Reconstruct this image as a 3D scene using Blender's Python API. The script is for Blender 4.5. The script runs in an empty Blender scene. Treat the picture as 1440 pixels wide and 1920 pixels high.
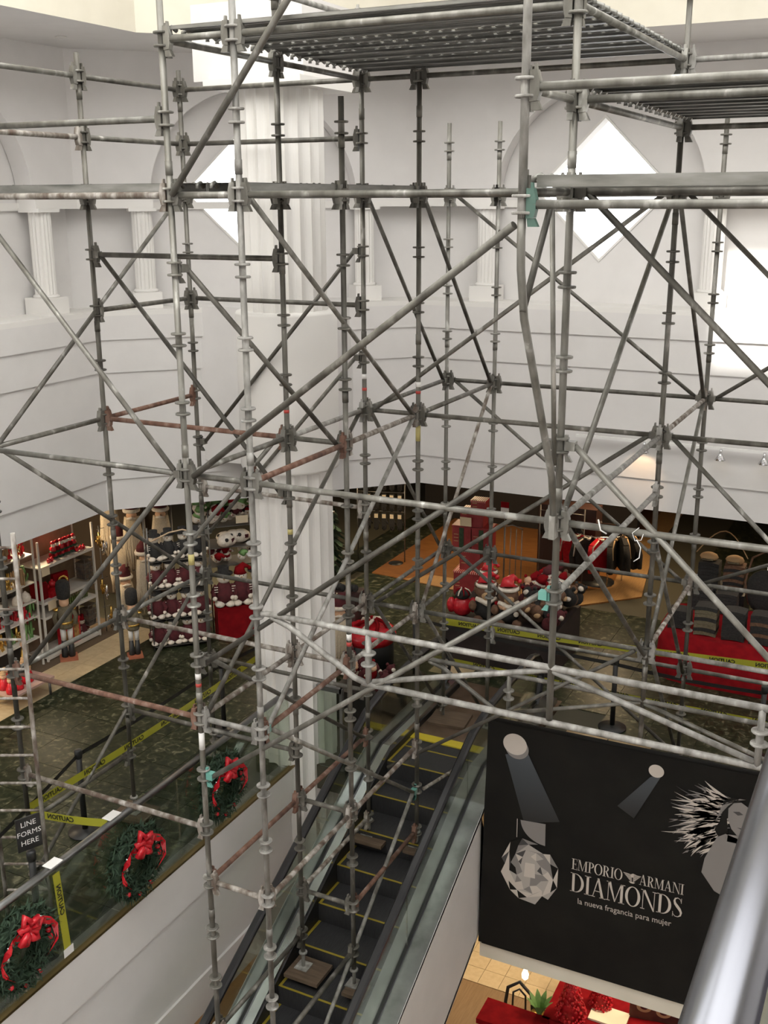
import bpy, bmesh, math, random
from mathutils import Vector, Matrix
random.seed(7)
SC = bpy.context.scene
COL = SC.collection
PI = math.pi
V = Vector
# ---------------------------------------------------------------- camera
cam = bpy.data.cameras.new('camera')
co = bpy.data.objects.new('camera', cam); COL.objects.link(co)
cam.sensor_fit = 'VERTICAL'; cam.sensor_height = 36.0; cam.lens = 2026.0 / 1920 * 36.0
cam.clip_start = 0.05; cam.clip_end = 200
pitch, yaw, roll = 0.28152, 0.46546, -0.00529
fw = V((-math.sin(yaw)*math.cos(pitch), math.cos(yaw)*math.cos(pitch), -math.sin(pitch)))
rt = V((math.cos(yaw), math.sin(yaw), 0)); up = rt.cross(fw)
r2 = rt*math.cos(roll)+up*math.sin(roll); u2 = -rt*math.sin(roll)+up*math.cos(roll)
co.matrix_world = Matrix(((r2.x, u2.x, -fw.x, 0), (r2.y, u2.y, -fw.y, 0), (r2.z, u2.z, -fw.z, 0), (0, 0, 0, 1)))
SC.camera = co
# ---------------------------------------------------------------- sky, sun, lamps, exposure
world = bpy.data.worlds.new('sky'); SC.world = world; world.use_nodes = True
wn = world.node_tree.nodes
wn['Background'].inputs[0].default_value = (1.0, 0.995, 1.0, 1); wn['Background'].inputs[1].default_value = 4.9
SC.view_settings.view_transform = 'Standard'; SC.view_settings.look = 'None'
SC.view_settings.exposure = 0.0; SC.view_settings.gamma = 1.0
SC.view_settings.use_curve_mapping = False
def lamp(name, kind, loc, energy, col=(1, .85, .62), size=.3, to=None, spot=None):
    l = bpy.data.lights.new(name, kind); l.energy = energy; l.color = col
    if kind == 'AREA': l.size = size
    elif kind == 'SUN': l.angle = size
    else: l.shadow_soft_size = size
    if spot: l.spot_size = spot; l.spot_blend = .6
    o = bpy.data.objects.new(name, l); COL.objects.link(o); o.location = loc
    if to: o.rotation_euler = (V(to)-V(loc)).to_track_quat('-Z', 'Y').to_euler()
    return o
lamp('sun', 'SUN', (0, 0, 20), 9.0, (1, .97, .9), .02, (0.6, 12.5, 5))
for x, y in ((-12, 8), (-12, 11.5), (-11.8, 14.2), (-9.5, 15.5), (-13, 6)):
    lamp('shop_light', 'AREA', (x, y, -4.34), 85, (1, .78, .5), .5, (x, y, -9))
for x, y in ((-7.5, 18.5), (-4.5, 18), (-2, 17.5), (1, 17)):
    lamp('shop_light', 'AREA', (x, y, -4.34), 42, (1, .72, .42), .5, (x, y, -9))
for x, y in ((-4.8, 13.5), (-2.4, 12.6), (-0.6, 14.5), (-7, 8), (-8, 14)):
    lamp('lower_light', 'AREA', (x, y, -8.76), 46, (1, .82, .56), .5, (x, y, -12))

# ---------------------------------------------------------------- materials
MAT = {}
def mat(name, col, rough=.6, metal=0., **k):
    m = bpy.data.materials.new(name); m.use_nodes = True; MAT[name] = m
    b = m.node_tree.nodes['Principled BSDF']
    b.inputs['Base Color'].default_value = (*col, 1); b.inputs['Roughness'].default_value = rough; b.inputs['Metallic'].default_value = metal
    if 'emit' in k:
        b.inputs['Emission Color'].default_value = (*k['emit'], 1); b.inputs['Emission Strength'].default_value = k.get('es', 1)
    return m
def node(m, t, **k):
    n = m.node_tree.nodes.new(t)
    for a, v in k.items(): setattr(n, a, v)
    return n
def noisy(name, stops, scale=8., detail=5., rough=.6, metal=0., bump=0., stretch=(1, 1, 1), pos=None, rnd=0., rgh2=None, dist=0.):
    """procedural: object-space noise through a colour ramp, optional bump and a per-object brightness shift"""
    m = mat(name, stops[0], rough, metal); nt = m.node_tree; b = nt.nodes['Principled BSDF']
    tc = node(m, 'ShaderNodeTexCoord'); mp = node(m, 'ShaderNodeMapping'); mp.inputs['Scale'].default_value = stretch
    oi = node(m, 'ShaderNodeObjectInfo'); add = node(m, 'ShaderNodeVectorMath', operation='ADD')
    sc = node(m, 'ShaderNodeVectorMath', operation='SCALE'); sc.inputs['Scale'].default_value = 37.0
    nt.links.new(oi.outputs['Random'], sc.inputs[0]); nt.links.new(tc.outputs['Object'], mp.inputs[0])
    nt.links.new(mp.outputs[0], add.inputs[0]); nt.links.new(sc.outputs[0], add.inputs[1])
    n = node(m, 'ShaderNodeTexNoise'); n.inputs['Scale'].default_value = scale; n.inputs['Detail'].default_value = detail; n.inputs['Distortion'].default_value = dist
    nt.links.new(add.outputs[0], n.inputs['Vector'])
    r = node(m, 'ShaderNodeValToRGB'); e = r.color_ramp.elements
    pos = pos or [.3+.4*i/(len(stops)-1) for i in range(len(stops))]
    while len(e) < len(stops): e.new(.5)
    for i, s in enumerate(stops): e[i].position = pos[i]; e[i].color = (*s, 1)
    nt.links.new(n.outputs['Fac'], r.inputs[0]); out = r.outputs[0]
    if rnd:
        mm = node(m, 'ShaderNodeMapRange'); mm.inputs['To Min'].default_value = 1-rnd; mm.inputs['To Max'].default_value = 1+rnd
        nt.links.new(oi.outputs['Random'], mm.inputs[0])
        mx = node(m, 'ShaderNodeVectorMath', operation='SCALE'); nt.links.new(out, mx.inputs[0]); nt.links.new(mm.outputs[0], mx.inputs['Scale']); out = mx.outputs[0]
    nt.links.new(out, b.inputs['Base Color'])
    if bump:
        bp = node(m, 'ShaderNodeBump'); bp.inputs['Strength'].default_value = bump; bp.inputs['Distance'].default_value = .01
        nt.links.new(n.outputs['Fac'], bp.inputs['Height']); nt.links.new(bp.outputs[0], b.inputs['Normal'])
    return m
WALL = noisy('wall_paint', [(.665, .645, .63), (.70, .68, .665)], 3, 3, .75)
CREAM = noisy('cream_paint', [(.66, .62, .52), (.70, .66, .56)], 3, 3, .8)
TRIMW = mat('trim_white', (.74, .72, .69), .6)
GALV = noisy('galvanised_tube', [(.085, .08, .068), (.155, .148, .128), (.215, .208, .187), (.42, .41, .38)], 9, 8, .45, .35, .1, (1, 1, .35), [.28, .45, .60, .68], .22)
DARK = noisy('weathered_tube', [(.055, .05, .042), (.105, .098, .083), (.155, .147, .128), (.32, .305, .28)], 9, 8, .5, .3, .1, (1, 1, .35), [.28, .48, .62, .70], .22)
PALE = noisy('paint_splashed_tube', [(.12, .112, .10), (.22, .212, .195), (.31, .30, .28), (.46, .45, .43)], 14, 8, .55, .15, .12, (1, 1, .4), [.3, .45, .6, .72], .12)
RUST = noisy('rusty_tube', [(.07, .034, .024), (.15, .075, .05), (.21, .13, .10), (.36, .31, .28)], 12, 8, .8, .0, .15, (1, 1, .4), [.3, .5, .64, .75], .12)
SPLAT = noisy('rust_and_plaster_tube', [(.09, .06, .045), (.17, .145, .12), (.25, .225, .20), (.44, .41, .375)], 13, 8, .75, .0, .15, (1, 1, .4), [.34, .47, .55, .68], .1)
STEEL = noisy('brushed_steel', [(.20, .205, .205), (.33, .335, .335)], 4, 4, .3, .95, 0, (1, 1, 1)); SHINY = noisy('inner_deck_steel', [(.5, .51, .52), (.66, .67, .68)], 4, 4, .2, .95)
BRIGHT = noisy('polished_steel', [(.13, .135, .155), (.21, .215, .24)], 3, 4, .26, .98, 0, (8, .3, 8))
GREENC = mat('green_cast_clamp', (.07, .13, .105), .5, .2); TEAL = mat('teal_cast_clamp', (.13, .34, .29), .5, .1)
BRASS = mat('brass_trim', (.23, .16, .07), .28, .9)
BLACKR = mat('black_rubber', (.012, .012, .014), .32)
BLACK = mat('black_paint', (.015, .015, .015), .45)
MARBLE = noisy('green_marble', [(.008, .013, .007), (.020, .024, .012), (.040, .043, .024), (.16, .155, .10)], 11, 9, .36, 0, 0, (1, 1, 1), [.32, .47, .58, .72], .2, None, .8)
TILE = noisy('beige_tile', [(.42, .32, .19), (.52, .41, .26)], 12, 5, .4, 0, 0, (1, 1, 1), None, .06)
CARPET = noisy('brown_carpet', [(.095, .062, .036), (.135, .092, .055)], 60, 3, .95)
WOOD = noisy('orange_wood_floor', [(.13, .05, .014), (.19, .08, .023), (.24, .108, .035)], 4, 5, .35, 0, 0, (1, 14, 1), None, .12)
BOARD = noisy('timber_board', [(.075, .05, .032), (.14, .095, .06)], 5, 5, .8, 0, .05, (1, 9, 1), None, .2)
LTILE = noisy('cream_tile', [(.62, .47, .28), (.70, .55, .35)], 14, 5, .35, 0, 0, (1, 1, 1), None, .05)
LWOOD = noisy('brown_wood_floor', [(.27, .17, .09), (.34, .22, .12)], 4, 5, .35, 0, 0, (10, 1, 1))
STEPM = noisy('ribbed_step_metal', [(.03, .03, .032), (.065, .065, .068)], 10, 4, .5, .4, 0, (60, 1, 1))
YEL = mat('yellow_paint', (.26, .20, .015), .6)
TAPE = mat('yellow_tape', (.36, .35, .03), .45)
WHITE = mat('white_plastic', (.75, .74, .72), .5)
SHELFW = mat('white_shelf', (.66, .62, .56), .5)
RED = noisy('red_cloth', [(.17, .005, .008), (.25, .008, .011)], 8, 4, 1.); RED.node_tree.nodes['Principled BSDF'].inputs['Specular IOR Level'].default_value = .1
CRIM = noisy('crimson_gloss', [(.42, .01, .02), (.62, .02, .03)], 20, 4, .25)
MAROON = noisy('maroon_fleece', [(.055, .007, .010), (.095, .012, .016)], 20, 4, .9)
FUR = noisy('cream_fur', [(.48, .38, .26), (.72, .62, .47)], 30, 5, .95, 0, .4, (6, 6, 1))
FLUFF = noisy('white_fleece', [(.62, .54, .45), (.78, .71, .62)], 30, 4, .95, 0, .3)
SKIN = mat('doll_skin', (.62, .38, .24), .7)
BROWN = noisy('brown_plush', [(.09, .045, .025), (.16, .085, .05)], 30, 4, .95, 0, .3)
TAN = mat('tan_plush', (.42, .27, .14), .9)
GREEN = noisy('green_foliage', [(.012, .03, .016), (.03, .06, .03)], 30, 4, .8)
LEAF = noisy('bright_leaf', [(.10, .22, .06), (.2, .36, .12)], 10, 3, .6)
GOLD = mat('gold_ornament', (.7, .45, .12), .25, .9)
SILVER = mat('silver_bauble', (.8, .8, .82), .12, 1.)
WIRE = mat('grey_wire', (.2, .19, .18), .4, .7)
DKFAB = noisy('charcoal_knit', [(.014, .013, .013), (.03, .028, .026)], 40, 4, .95, 0, .3)
OLIVE = noisy('olive_knit', [(.10, .085, .05), (.16, .13, .085)], 40, 4, .95, 0, .3)
TAG = mat('paper_tag', (.72, .60, .42), .7)
DKWALL = mat('dark_store_wall', (.055, .05, .043), .8)
STOREW = mat('store_wall', (.24, .18, .11), .8)
BANNER = noisy('black_banner_cloth', [(.0055, .005, .0042), (.0095, .0088, .0072)], 3, 4, .8, 0, .1)
INK1 = mat('print_white', (.50, .45, .40), .7); INK2 = mat('print_grey', (.20, .185, .175), .7); INK3 = mat('print_dark_grey', (.05, .047, .047), .7)
LAMPON = mat('lit_lamp', (1, .9, .7), .5, 0, emit=(1, .86, .6), es=9)
CHROME = mat('chrome', (.7, .7, .72), .1, 1.)
PLATE = noisy('landing_plate', [(.13, .085, .055), (.2, .14, .1)], 5, 5, .35, .5)
def glassy(name, tint, refl):
    m = bpy.data.materials.new(name); m.use_nodes = True; nt = m.node_tree; nt.nodes.clear()
    o = nt.nodes.new('ShaderNodeOutputMaterial'); t = nt.nodes.new('ShaderNodeBsdfTransparent'); g = nt.nodes.new('ShaderNodeBsdfGlossy')
    t.inputs[0].default_value = (*tint, 1); g.inputs['Roughness'].default_value = .03; g.inputs[0].default_value = (1, 1, 1, 1)
    f = nt.nodes.new('ShaderNodeFresnel'); f.inputs[0].default_value = 1.45; mu = nt.nodes.new('ShaderNodeMath'); mu.operation = 'MULTIPLY'; mu.inputs[1].default_value = refl
    x = nt.nodes.new('ShaderNodeMixShader')
    nt.links.new(f.outputs[0], mu.inputs[0]); nt.links.new(mu.outputs[0], x.inputs[0]); nt.links.new(t.outputs[0], x.inputs[1]); nt.links.new(g.outputs[0], x.inputs[2]); nt.links.new(x.outputs[0], o.inputs[0])
    return m
GLASS = glassy('balustrade_glass', (.80, .84, .79), .38)
PANE = glassy('window_glass', (.96, .98, 1.), .5)
def fade(name, a, b, axis=1):
    """flat print that fades from ink a to cloth b along the object's generated axis"""
    m = mat(name, a, .6); nt = m.node_tree; tc = node(m, 'ShaderNodeTexCoord'); s = node(m, 'ShaderNodeSeparateXYZ'); r = node(m, 'ShaderNodeValToRGB')
    r.color_ramp.elements[0].color = (*b, 1); r.color_ramp.elements[1].color = (*a, 1)
    nt.links.new(tc.outputs['Generated'], s.inputs[0]); nt.links.new(s.outputs[axis], r.inputs[0]); nt.links.new(r.outputs[0], nt.nodes['Principled BSDF'].inputs['Base Color'])
    return m
BEAM = fade('print_light_beam', (.05, .06, .07), (.0075, .007, .006), 2)
for q_ in (BANNER, MARBLE, STEPM): q_.node_tree.nodes['Principled BSDF'].inputs['Specular IOR Level'].default_value = .22

# ---------------------------------------------------------------- mesh builder
class MB:
    def __init__(s): s.v = []; s.f = []; s.m = []; s.mats = []; s.sm = []
    def mi(s, m):
        if m not in s.mats: s.mats.append(m)
        return s.mats.index(m)
    def add(s, vs, fs, m=None, smooth=False):
        o = len(s.v); s.v += [tuple(v) for v in vs]; k = s.mi(m) if m else 0
        for f in fs: s.f.append([o+i for i in f]); s.m.append(k); s.sm.append(smooth)
        return s
    def box(s, a, b, m=None):
        (x0, y0, z0), (x1, y1, z1) = a, b
        return s.add([(x0,y0,z0),(x1,y0,z0),(x1,y1,z0),(x0,y1,z0),(x0,y0,z1),(x1,y0,z1),(x1,y1,z1),(x0,y1,z1)],
              [(0,3,2,1),(4,5,6,7),(0,1,5,4),(1,2,6,5),(2,3,7,6),(3,0,4,7)], m)
    def cbox(s, c, d, m=None, M=None):
        h = [k/2 for k in d]; q = MB().box((-h[0],-h[1],-h[2]), (h[0],h[1],h[2]))
        return s.add([(M @ V(v) if M else V(v))+V(c) for v in q.v], q.f, m)
    def tube(s, pts, r, m=None, n=10, caps=True, rr=None):
        pts = [V(p) for p in pts]; vs = []; fs = []; up0 = None
        for i, p in enumerate(pts):
            t = (pts[min(i+1, len(pts)-1)]-pts[max(i-1, 0)]).normalized()
            if up0 is None: up0 = V((0,0,1)) if abs(t.z) < .9 else V((1,0,0))
            a = t.cross(up0).normalized(); b = a.cross(t).normalized(); up0 = b
            q = rr[i] if rr else r
            for k in range(n): vs.append(p+(a*math.cos(2*PI*k/n)+b*math.sin(2*PI*k/n))*q)
        for i in range(len(pts)-1):
            for k in range(n): fs.append((i*n+k, i*n+(k+1) % n, (i+1)*n+(k+1) % n, (i+1)*n+k))
        s.add(vs, fs, m, True)
        if caps:
            o = len(s.v)-len(vs); k0 = s.mi(m) if m else 0
            s.f.append([o+k for k in range(n)][::-1]); s.f.append([o+(len(pts)-1)*n+k for k in range(n)]); s.m += [k0, k0]; s.sm += [False, False]
        return s
    def lathe(s, prof, c=(0,0,0), m=None, n=16, smooth=True, sx=1, sy=1):
        vs = []; fs = []
        for r, z in prof:
            for k in range(n): vs.append((c[0]+r*sx*math.cos(2*PI*k/n), c[1]+r*sy*math.sin(2*PI*k/n), c[2]+z))
        for i in range(len(prof)-1):
            for k in range(n): fs.append((i*n+k, i*n+(k+1) % n, (i+1)*n+(k+1) % n, (i+1)*n+k))
        fs.append(tuple(range(n))[::-1]); fs.append(tuple((len(prof)-1)*n+k for k in range(n)))
        return s.add(vs, fs, m, smooth)
    def ball(s, c, r, m=None, n=10, k=6):
        r = (r, r, r) if not isinstance(r, (tuple, list)) else r
        pr = [(max(.001, math.sin(PI*i/k)), -math.cos(PI*i/k)) for i in range(k+1)]
        q = MB().lathe(pr, (0,0,0), None, n)
        return s.add([(c[0]+v[0]*r[0], c[1]+v[1]*r[1], c[2]+v[2]*r[2]) for v in q.v], q.f, m, True)
    def prism(s, poly, axis, a, b, m=None):
        """extrude a 2-D polygon (list) along axis 0/1/2 from a to b"""
        def p3(u, w, t): return ((t,u,w),(u,t,w),(u,w,t))[axis]
        n = len(poly); vs = [p3(u,w,a) for u,w in poly]+[p3(u,w,b) for u,w in poly]
        return s.add(vs, [tuple(range(n))[::-1], tuple(range(n,2*n))]+[(i,(i+1) % n,(i+1) % n+n,i+n) for i in range(n)], m)
    def xf(s, M):
        s.v = [tuple(M @ V(v)) for v in s.v]; return s
    def mesh(s, name, m=None):
        me = bpy.data.meshes.new(name); me.from_pydata(s.v, [], s.f)
        for q in (s.mats or [m]): me.materials.append(q)
        me.polygons.foreach_set('material_index', s.m); me.polygons.foreach_set('use_smooth', s.sm)
        bm = bmesh.new(); bm.from_mesh(me); bmesh.ops.recalc_face_normals(bm, faces=bm.faces); bm.to_mesh(me); bm.free()
        return me
    def build(s, name, m=None, parent=None):
        return link(name, s.mesh(name, m), parent)
def link(name, me, parent=None, M=None):
    o = bpy.data.objects.new(name, me); COL.objects.link(o)
    if parent is not None: o.parent = parent
    if M is not None: o.matrix_local = M
    return o
def tag(o, label=None, cat=None, group=None, kind=None):
    if label: o['label'] = label
    if cat: o['category'] = cat
    if group: o['group'] = group
    if kind: o['kind'] = kind
    return o
def thing(name, loc, label, cat, group=None, rz=0):
    o = bpy.data.objects.new(name, None); o.empty_display_size = .1; COL.objects.link(o)
    o.location = loc; o.rotation_euler = (0, 0, rz); return tag(o, label, cat, group)
def copy_tree(o, loc, rz=0, label=None, parent=None, group=None):
    c = o.copy(); COL.objects.link(c)
    if parent is not None: c.parent = parent
    else: c.location = loc; c.rotation_euler = (0, 0, rz)
    if label: c['label'] = label
    if group: c['group'] = group
    for ch in o.children: copy_tree(ch, None, parent=c)
    return c
def struct(o): o['kind'] = 'structure'; return o
def rotz(a): return Matrix.Rotation(a, 4, 'Z')
def T(x, y=None, z=None): return Matrix.Translation(V(x) if y is None else V((x, y, z)))
FONTS = {}
def text_mesh(s, size, mirror=False, bold=0.):
    """flat lettering from Blender's built-in font, centred in XY"""
    cu = bpy.data.curves.new('lettering', 'FONT'); cu.body = s; cu.size = size; cu.align_x = 'CENTER'; cu.align_y = 'CENTER'; cu.resolution_u = 2; cu.offset = size*bold
    o = bpy.data.objects.new('tmp', cu); COL.objects.link(o); dg = bpy.context.evaluated_depsgraph_get(); dg.update()
    me = bpy.data.meshes.new_from_object(o.evaluated_get(dg)); bpy.data.objects.remove(o)
    if mirror:
        for v in me.vertices: v.co.x *= -1
    return me
F0 = -6.57          # middle floor
LOW = -11.5         # lower floor

# ================================================================= THE BUILDING
K8 = math.tan(PI/8)
class Wall:
    """local frame of one face of the octagonal well: t along the face, s setback behind the fascia line, z up"""
    def __init__(w, name, o, t, s, t0, t1, m0, m1, centres):
        w.name, w.t0, w.t1, w.m0, w.m1, w.c = name, t0, t1, m0, m1, centres
        w.M = Matrix(((t[0], s[0], 0, o[0]), (t[1], s[1], 0, o[1]), (0, 0, 1, 0), (0, 0, 0, 1)))
    def ext(w, s): return w.t0-(s*K8 if w.m0 else 0), w.t1+(s*K8 if w.m1 else 0)
H2 = math.sqrt(.5)
WL = Wall('wall_left', (-10.3, 0), (0, 1), (-1, 0), -2.0, 11.68, False, True, [1.9, 9.55])
WC = Wall('wall_corner', (-10.3, 11.68), (H2, H2), (-H2, H2), 0, 4.766, True, True, [2.383])
WB = Wall('wall_back', (-6.93, 15.05), (1, 0), (0, 1), 0, 9.5, True, False, [2.55, 8.1])
SD, SP, ZT = .62, .32, 1.93         # setback of deep wall and of arch panel, soffit height
DZ, DR, AR = .12, 1.0, 1.5          # window centre height, half diagonal; arch radius
def fluted(mb, c, r, z0, z1, n, m, depth=.06, per=6):
    prof = []
    for i in range(n*per):
        a = 2*PI*i/(n*per); f = (i % per)/per
        prof.append((r*(1-depth*math.sin(PI*f)), a))
    k = len(prof); vs = [(c[0]+q*math.cos(a), c[1]+q*math.sin(a), z) for z in (z0, z1) for q, a in prof]
    mb.add(vs, [(i, (i+1) % k, (i+1) % k+k, i+k) for i in range(k)]+[tuple(range(k))[::-1], tuple(range(k, 2*k))], m)
window_no = 0
for w in (WL, WC, WB):
    # deep wall with the diamond openings
    a, b = w.ext(SD); ts = [a]; mb = MB()
    for c in w.c: ts += [c-DR, c, c+DR]
    ts.append(b)
    def dz(t):
        for c in w.c:
            if abs(t-c) < DR+1e-6: return DR-abs(t-c)
        return 0
    zb, zt = -1.55, ZT
    for i in range(len(ts)-1):
        p, q = ts[i], ts[i+1]; hp, hq = dz(p), dz(q)
        if hp+hq < 1e-6: mb.add([(p,SD,zb),(q,SD,zb),(q,SD,zt),(p,SD,zt)], [(0,1,2,3)])
        else:
            mb.add([(p,SD,zb),(q,SD,zb),(q,SD,DZ-hq),(p,SD,DZ-hp)], [(0,1,2,3)]); mb.add([(p,SD,DZ+hp),(q,SD,DZ+hq),(q,SD,zt),(p,SD,zt)], [(0,1,2,3)])
            for sg in (-1, 1): mb.add([(p,SD,DZ+sg*hp),(q,SD,DZ+sg*hq),(q,SD+.3,DZ+sg*hq),(p,SD+.3,DZ+sg*hp)], [(0,1,2,3)])
    base = struct(mb.xf(w.M).build(w.name, WALL)); w.obj = base
    # arch panel: solid above the springing, arches cut through
    a, b = w.ext(SP); mb = MB(); E0 = -.06
    segs = []; cur = a
    for c in w.c:
        segs.append((cur, c-AR, None)); segs.append((c-AR, c+AR, c)); cur = c+AR
    segs.append((cur, b, None))
    for p, q, c in segs:
        if c is None: mb.box((p, SP, E0), (q, SD-.01, ZT)); continue
        N = 32
        for i in range(N):
            a0, a1 = PI-PI*i/N, PI-PI*(i+1)/N; P = (c+AR*math.cos(a0), AR*math.sin(a0)); Q = (c+AR*math.cos(a1), AR*math.sin(a1))
            mb.add([(P[0],SP,P[1]),(Q[0],SP,Q[1]),(Q[0],SP,ZT),(P[0],SP,ZT)], [(0,1,2,3)])
            mb.add([(P[0],SP,P[1]),(Q[0],SP,Q[1]),(Q[0],SD-.01,Q[1]),(P[0],SD-.01,P[1])], [(0,1,2,3)], None, True)
    mb.xf(w.M).build('arch_panel', WALL, base)
    # thin moulding round each arch, string course and entablature over the piers
    mb = MB()
    for p, q, c in segs:
        if c is None: mb.box((p-.03, SP-.05, -.10), (q+.03, SD-.02, .06)); mb.box((p-.0, SP-.02, .06), (q, SP+.02, .12))
        else: mb.box((c-AR, SD-.05, -.12), (c+AR, SD-.01, -.02))
    mb.xf(w.M).build('entablature', TRIMW, base)
    # pilasters either side of every arch
    for c in w.c:
        for sg in (-1, 1):
            t = c+sg*(AR+.13)
            if t < w.t0+.2 or t > w.t1+.3: continue
            mb = MB().box((t-.2, .18, -1.46), (t+.2, .58, -1.24)); mb.lathe([(.175,-1.24),(.175,-1.215),(.15,-1.2)], (t,.38,0), None, 24)
            fluted(mb, (t, .38), .145, -1.2, -.14, 18, None, .09, 4); mb.box((t-.19, .2, -.14), (t+.19, .56, -.09))
            mb.xf(w.M).build('pilaster', TRIMW, base)
    # ledge and the four lapped fascia panels below it
    a, b = w.ext(SD); MB().prism([(w.t0, 0), (a, SD+.02), (b, SD+.02), (w.t1, 0)], 2, -1.53, -1.46).xf(w.M).build('ledge', TRIMW, base)
    zs = [-1.53, -1.86, -2.32, -3.87, -4.33]
    for i in range(4):
        s0 = .028*i; a, b = w.ext(s0)
        MB().box((a, s0, zs[i+1]), (b, .16+s0, zs[i]+(0.03 if i else 0))).xf(w.M).build('fascia_panel', WALL, base)
    # diamond windows
    for c in w.c:
        window_no += 1; mb = MB()
        def dia(r, s): return [(c-r, s, DZ), (c, s, DZ-r), (c+r, s, DZ), (c, s, DZ+r)]
        for s0, s1, ro, ri in ((SD-.015, SD+.26, DR+.0, DR-.045),):
            vs = dia(ro, s0)+dia(ri, s0)+dia(ri, s1)+dia(ro, s1)
            fs = []
            for i in range(4):
                j = (i+1) % 4; fs += [(i,j,4+j,4+i), (4+i,4+j,8+j,8+i), (8+i,8+j,12+j,12+i)]
            mb.add(vs, fs)
        fr = struct(mb.xf(w.M).build('window_%d' % window_no, TRIMW))
        MB().add(dia(DR-.05, SD+.24), [(0,1,2,3)]).xf(w.M).build('pane', PANE, fr)
# soffit, clerestory wall and unseen roof, its openings cut to place the sun patch
def ring(off0, off1, z):
    def pt(o): return [(-10.3-o, -8), (-10.3-o, 11.68+o*K8), (-6.93-o*K8, 15.05+o), (9, 15.05+o)]
    return [(x, y, z) for x, y in pt(off0)]+[(x, y, z) for x, y in pt(off1)]
FQ = [(0,1,5,4), (1,2,6,5), (2,3,7,6)]
ceil = struct(MB().add(ring(.9, -1.5, ZT), FQ).build('ceiling', WALL))
mb = MB()
P = [(-8.8, -8), (-8.8, 11.06), (-6.3, 13.55), (9, 13.55)]
for i in range(3): mb.add([(*P[i], ZT-.02), (*P[i+1], ZT-.02), (*P[i+1], 5.3), (*P[i], 5.3)], [(0,1,2,3)])
mb.build('clerestory_wall', CREAM, ceil)
mb = MB()
for a, b in (((-9,-8),(-8.4,13.7)), ((-3.3,-8),(-2.9,13.7)), ((4,-8),(9,13.7)), ((-8.4,-8),(-3.3,-5)), ((-8.4,10.4),(-3.3,13.7)), ((-2.9,-8),(4,-3)), ((-2.9,8.5),(4,8.8)), ((-2.9,10.72),(4,13.7))):
    mb.box((a[0],a[1],5.2), (b[0],b[1],5.35))
mb.build('sun_shaping_roof', CREAM, ceil)
# unseen frosted panels added to light the upper walls, beside the clear sun strip
FROST = bpy.data.materials.new('added_diffuser'); FROST.use_nodes = True; nt = FROST.node_tree; nt.nodes.clear()
o_ = nt.nodes.new('ShaderNodeOutputMaterial'); t_ = nt.nodes.new('ShaderNodeBsdfTranslucent'); t_.inputs[0].default_value = (.72, .72, .70, 1); nt.links.new(t_.outputs[0], o_.inputs[0])
for x0, x1, y0, y1 in ((-8.4,-3.3,-5,10.4), (-2.9,4,-3,8.5)): MB().add([(x0,y0,5.28),(x1,y0,5.28),(x1,y1,5.28),(x0,y1,5.28)], [(0,1,2,3)]).build('added_light_panel', FROST, ceil)
for x, y in ((-9.9, 11.0), (-3.4, 14.3), (-9.9, 5)): MB().lathe([(.07, 0), (.07, .012), (.05, .012)], (x, y, ZT-.013), None, 20).build('downlight', TRIMW, ceil)
# great fluted column with its drum, cap and the two bulkheads
CX, CY = -6.4, 10.35
mb = MB(); fluted(mb, (CX, CY), .46, -1.17, 1.1, 20, None, .085); fluted(mb, (CX, CY), .48, LOW, -2.9, 20, None, .085)
mb.lathe([(.555,-2.93),(.565,-2.9),(.565,-1.2),(.55,-1.17),(.40,-1.16)], (CX, CY, 0), None, 48)
colm = struct(mb.build('trim_1', TRIMW)); tag(colm, 'great white fluted column with a smooth drum')
MB().box((-6.98, 9.8, 1.1), (-5.82, 10.95, 1.19)).build('abacus', TRIMW, colm)
MB().box((-7.2, 9.95, 1.19), (-5.87, 11.15, ZT)).build('bulkhead', WALL, colm)
MB().lathe([(.09, 0), (.06, -.1), (.03, -.1)], (-6.95, 10.1, 1.24), None, 14).build('spotlight', TRIMW, colm)
MB().box((-10.0, 12.72, -3.68), (-7.72, 14.9, -1.44)).build('corner_bulkhead', WALL, colm)
# --- middle floor: slab, marble tiles, landing, store floors
def slab(mb, x0, x1, y0, y1, z=F0, th=.33): mb.box((x0, y0, z-th), (x1, y1, z-.012))
mb = MB(); slab(mb, -16, -6.25, -5, 24); slab(mb, -6.25, -5.62, 10.12, 24); slab(mb, -5.62, -3.84, 13.05, 24); slab(mb, -3.84, 7, 10.12, 24)
floor = struct(mb.build('floor', mat('grout', (.055, .05, .032), .8)))
def tiles(parent, name, m, x0, x1, y0, y1, z, s, gap, th, inside=lambda x, y: True, jit=0.):
    me = MB().box((-s/2+gap, -s/2+gap, -th), (s/2-gap, s/2-gap, 0)).mesh(name, m); n = 0
    nx = round((x1-x0)/s); ny = round((y1-y0)/s)
    for i in range(nx):
        for j in range(ny):
            x, y = x0+s*(i+.5), y0+s*(j+.5)
            if inside(x, y): link(name, me, parent, T(x, y, z+random.uniform(-jit, jit))); n += 1
    return n
TS = .61
tiles(floor, 'marble_tile', MARBLE, -6.25-TS*7-.02, -6.25-.02, 5.0, 5.0+TS*9, F0, TS, .003, .02)
def back_in(x, y):
    if y > 12.0+(x+10.3)*1.0 and x < -8.2 and y > 14.6+(x+10.3): return False
    if -6.5 < x < -3.5 and y < 13.2: return False
    if x > -3.9 and y < 10.2: return False
    return True
tiles(floor, 'marble_tile', MARBLE, -6.25-TS*7-.02, -6.25-.02+TS*14, 5.0+TS*9, 5.0+TS*19, F0, TS, .003, .02, lambda x, y: back_in(x, y) and not (x < -8.9 and y > 13.6) and not (x > -1 and y < 12))
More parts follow.
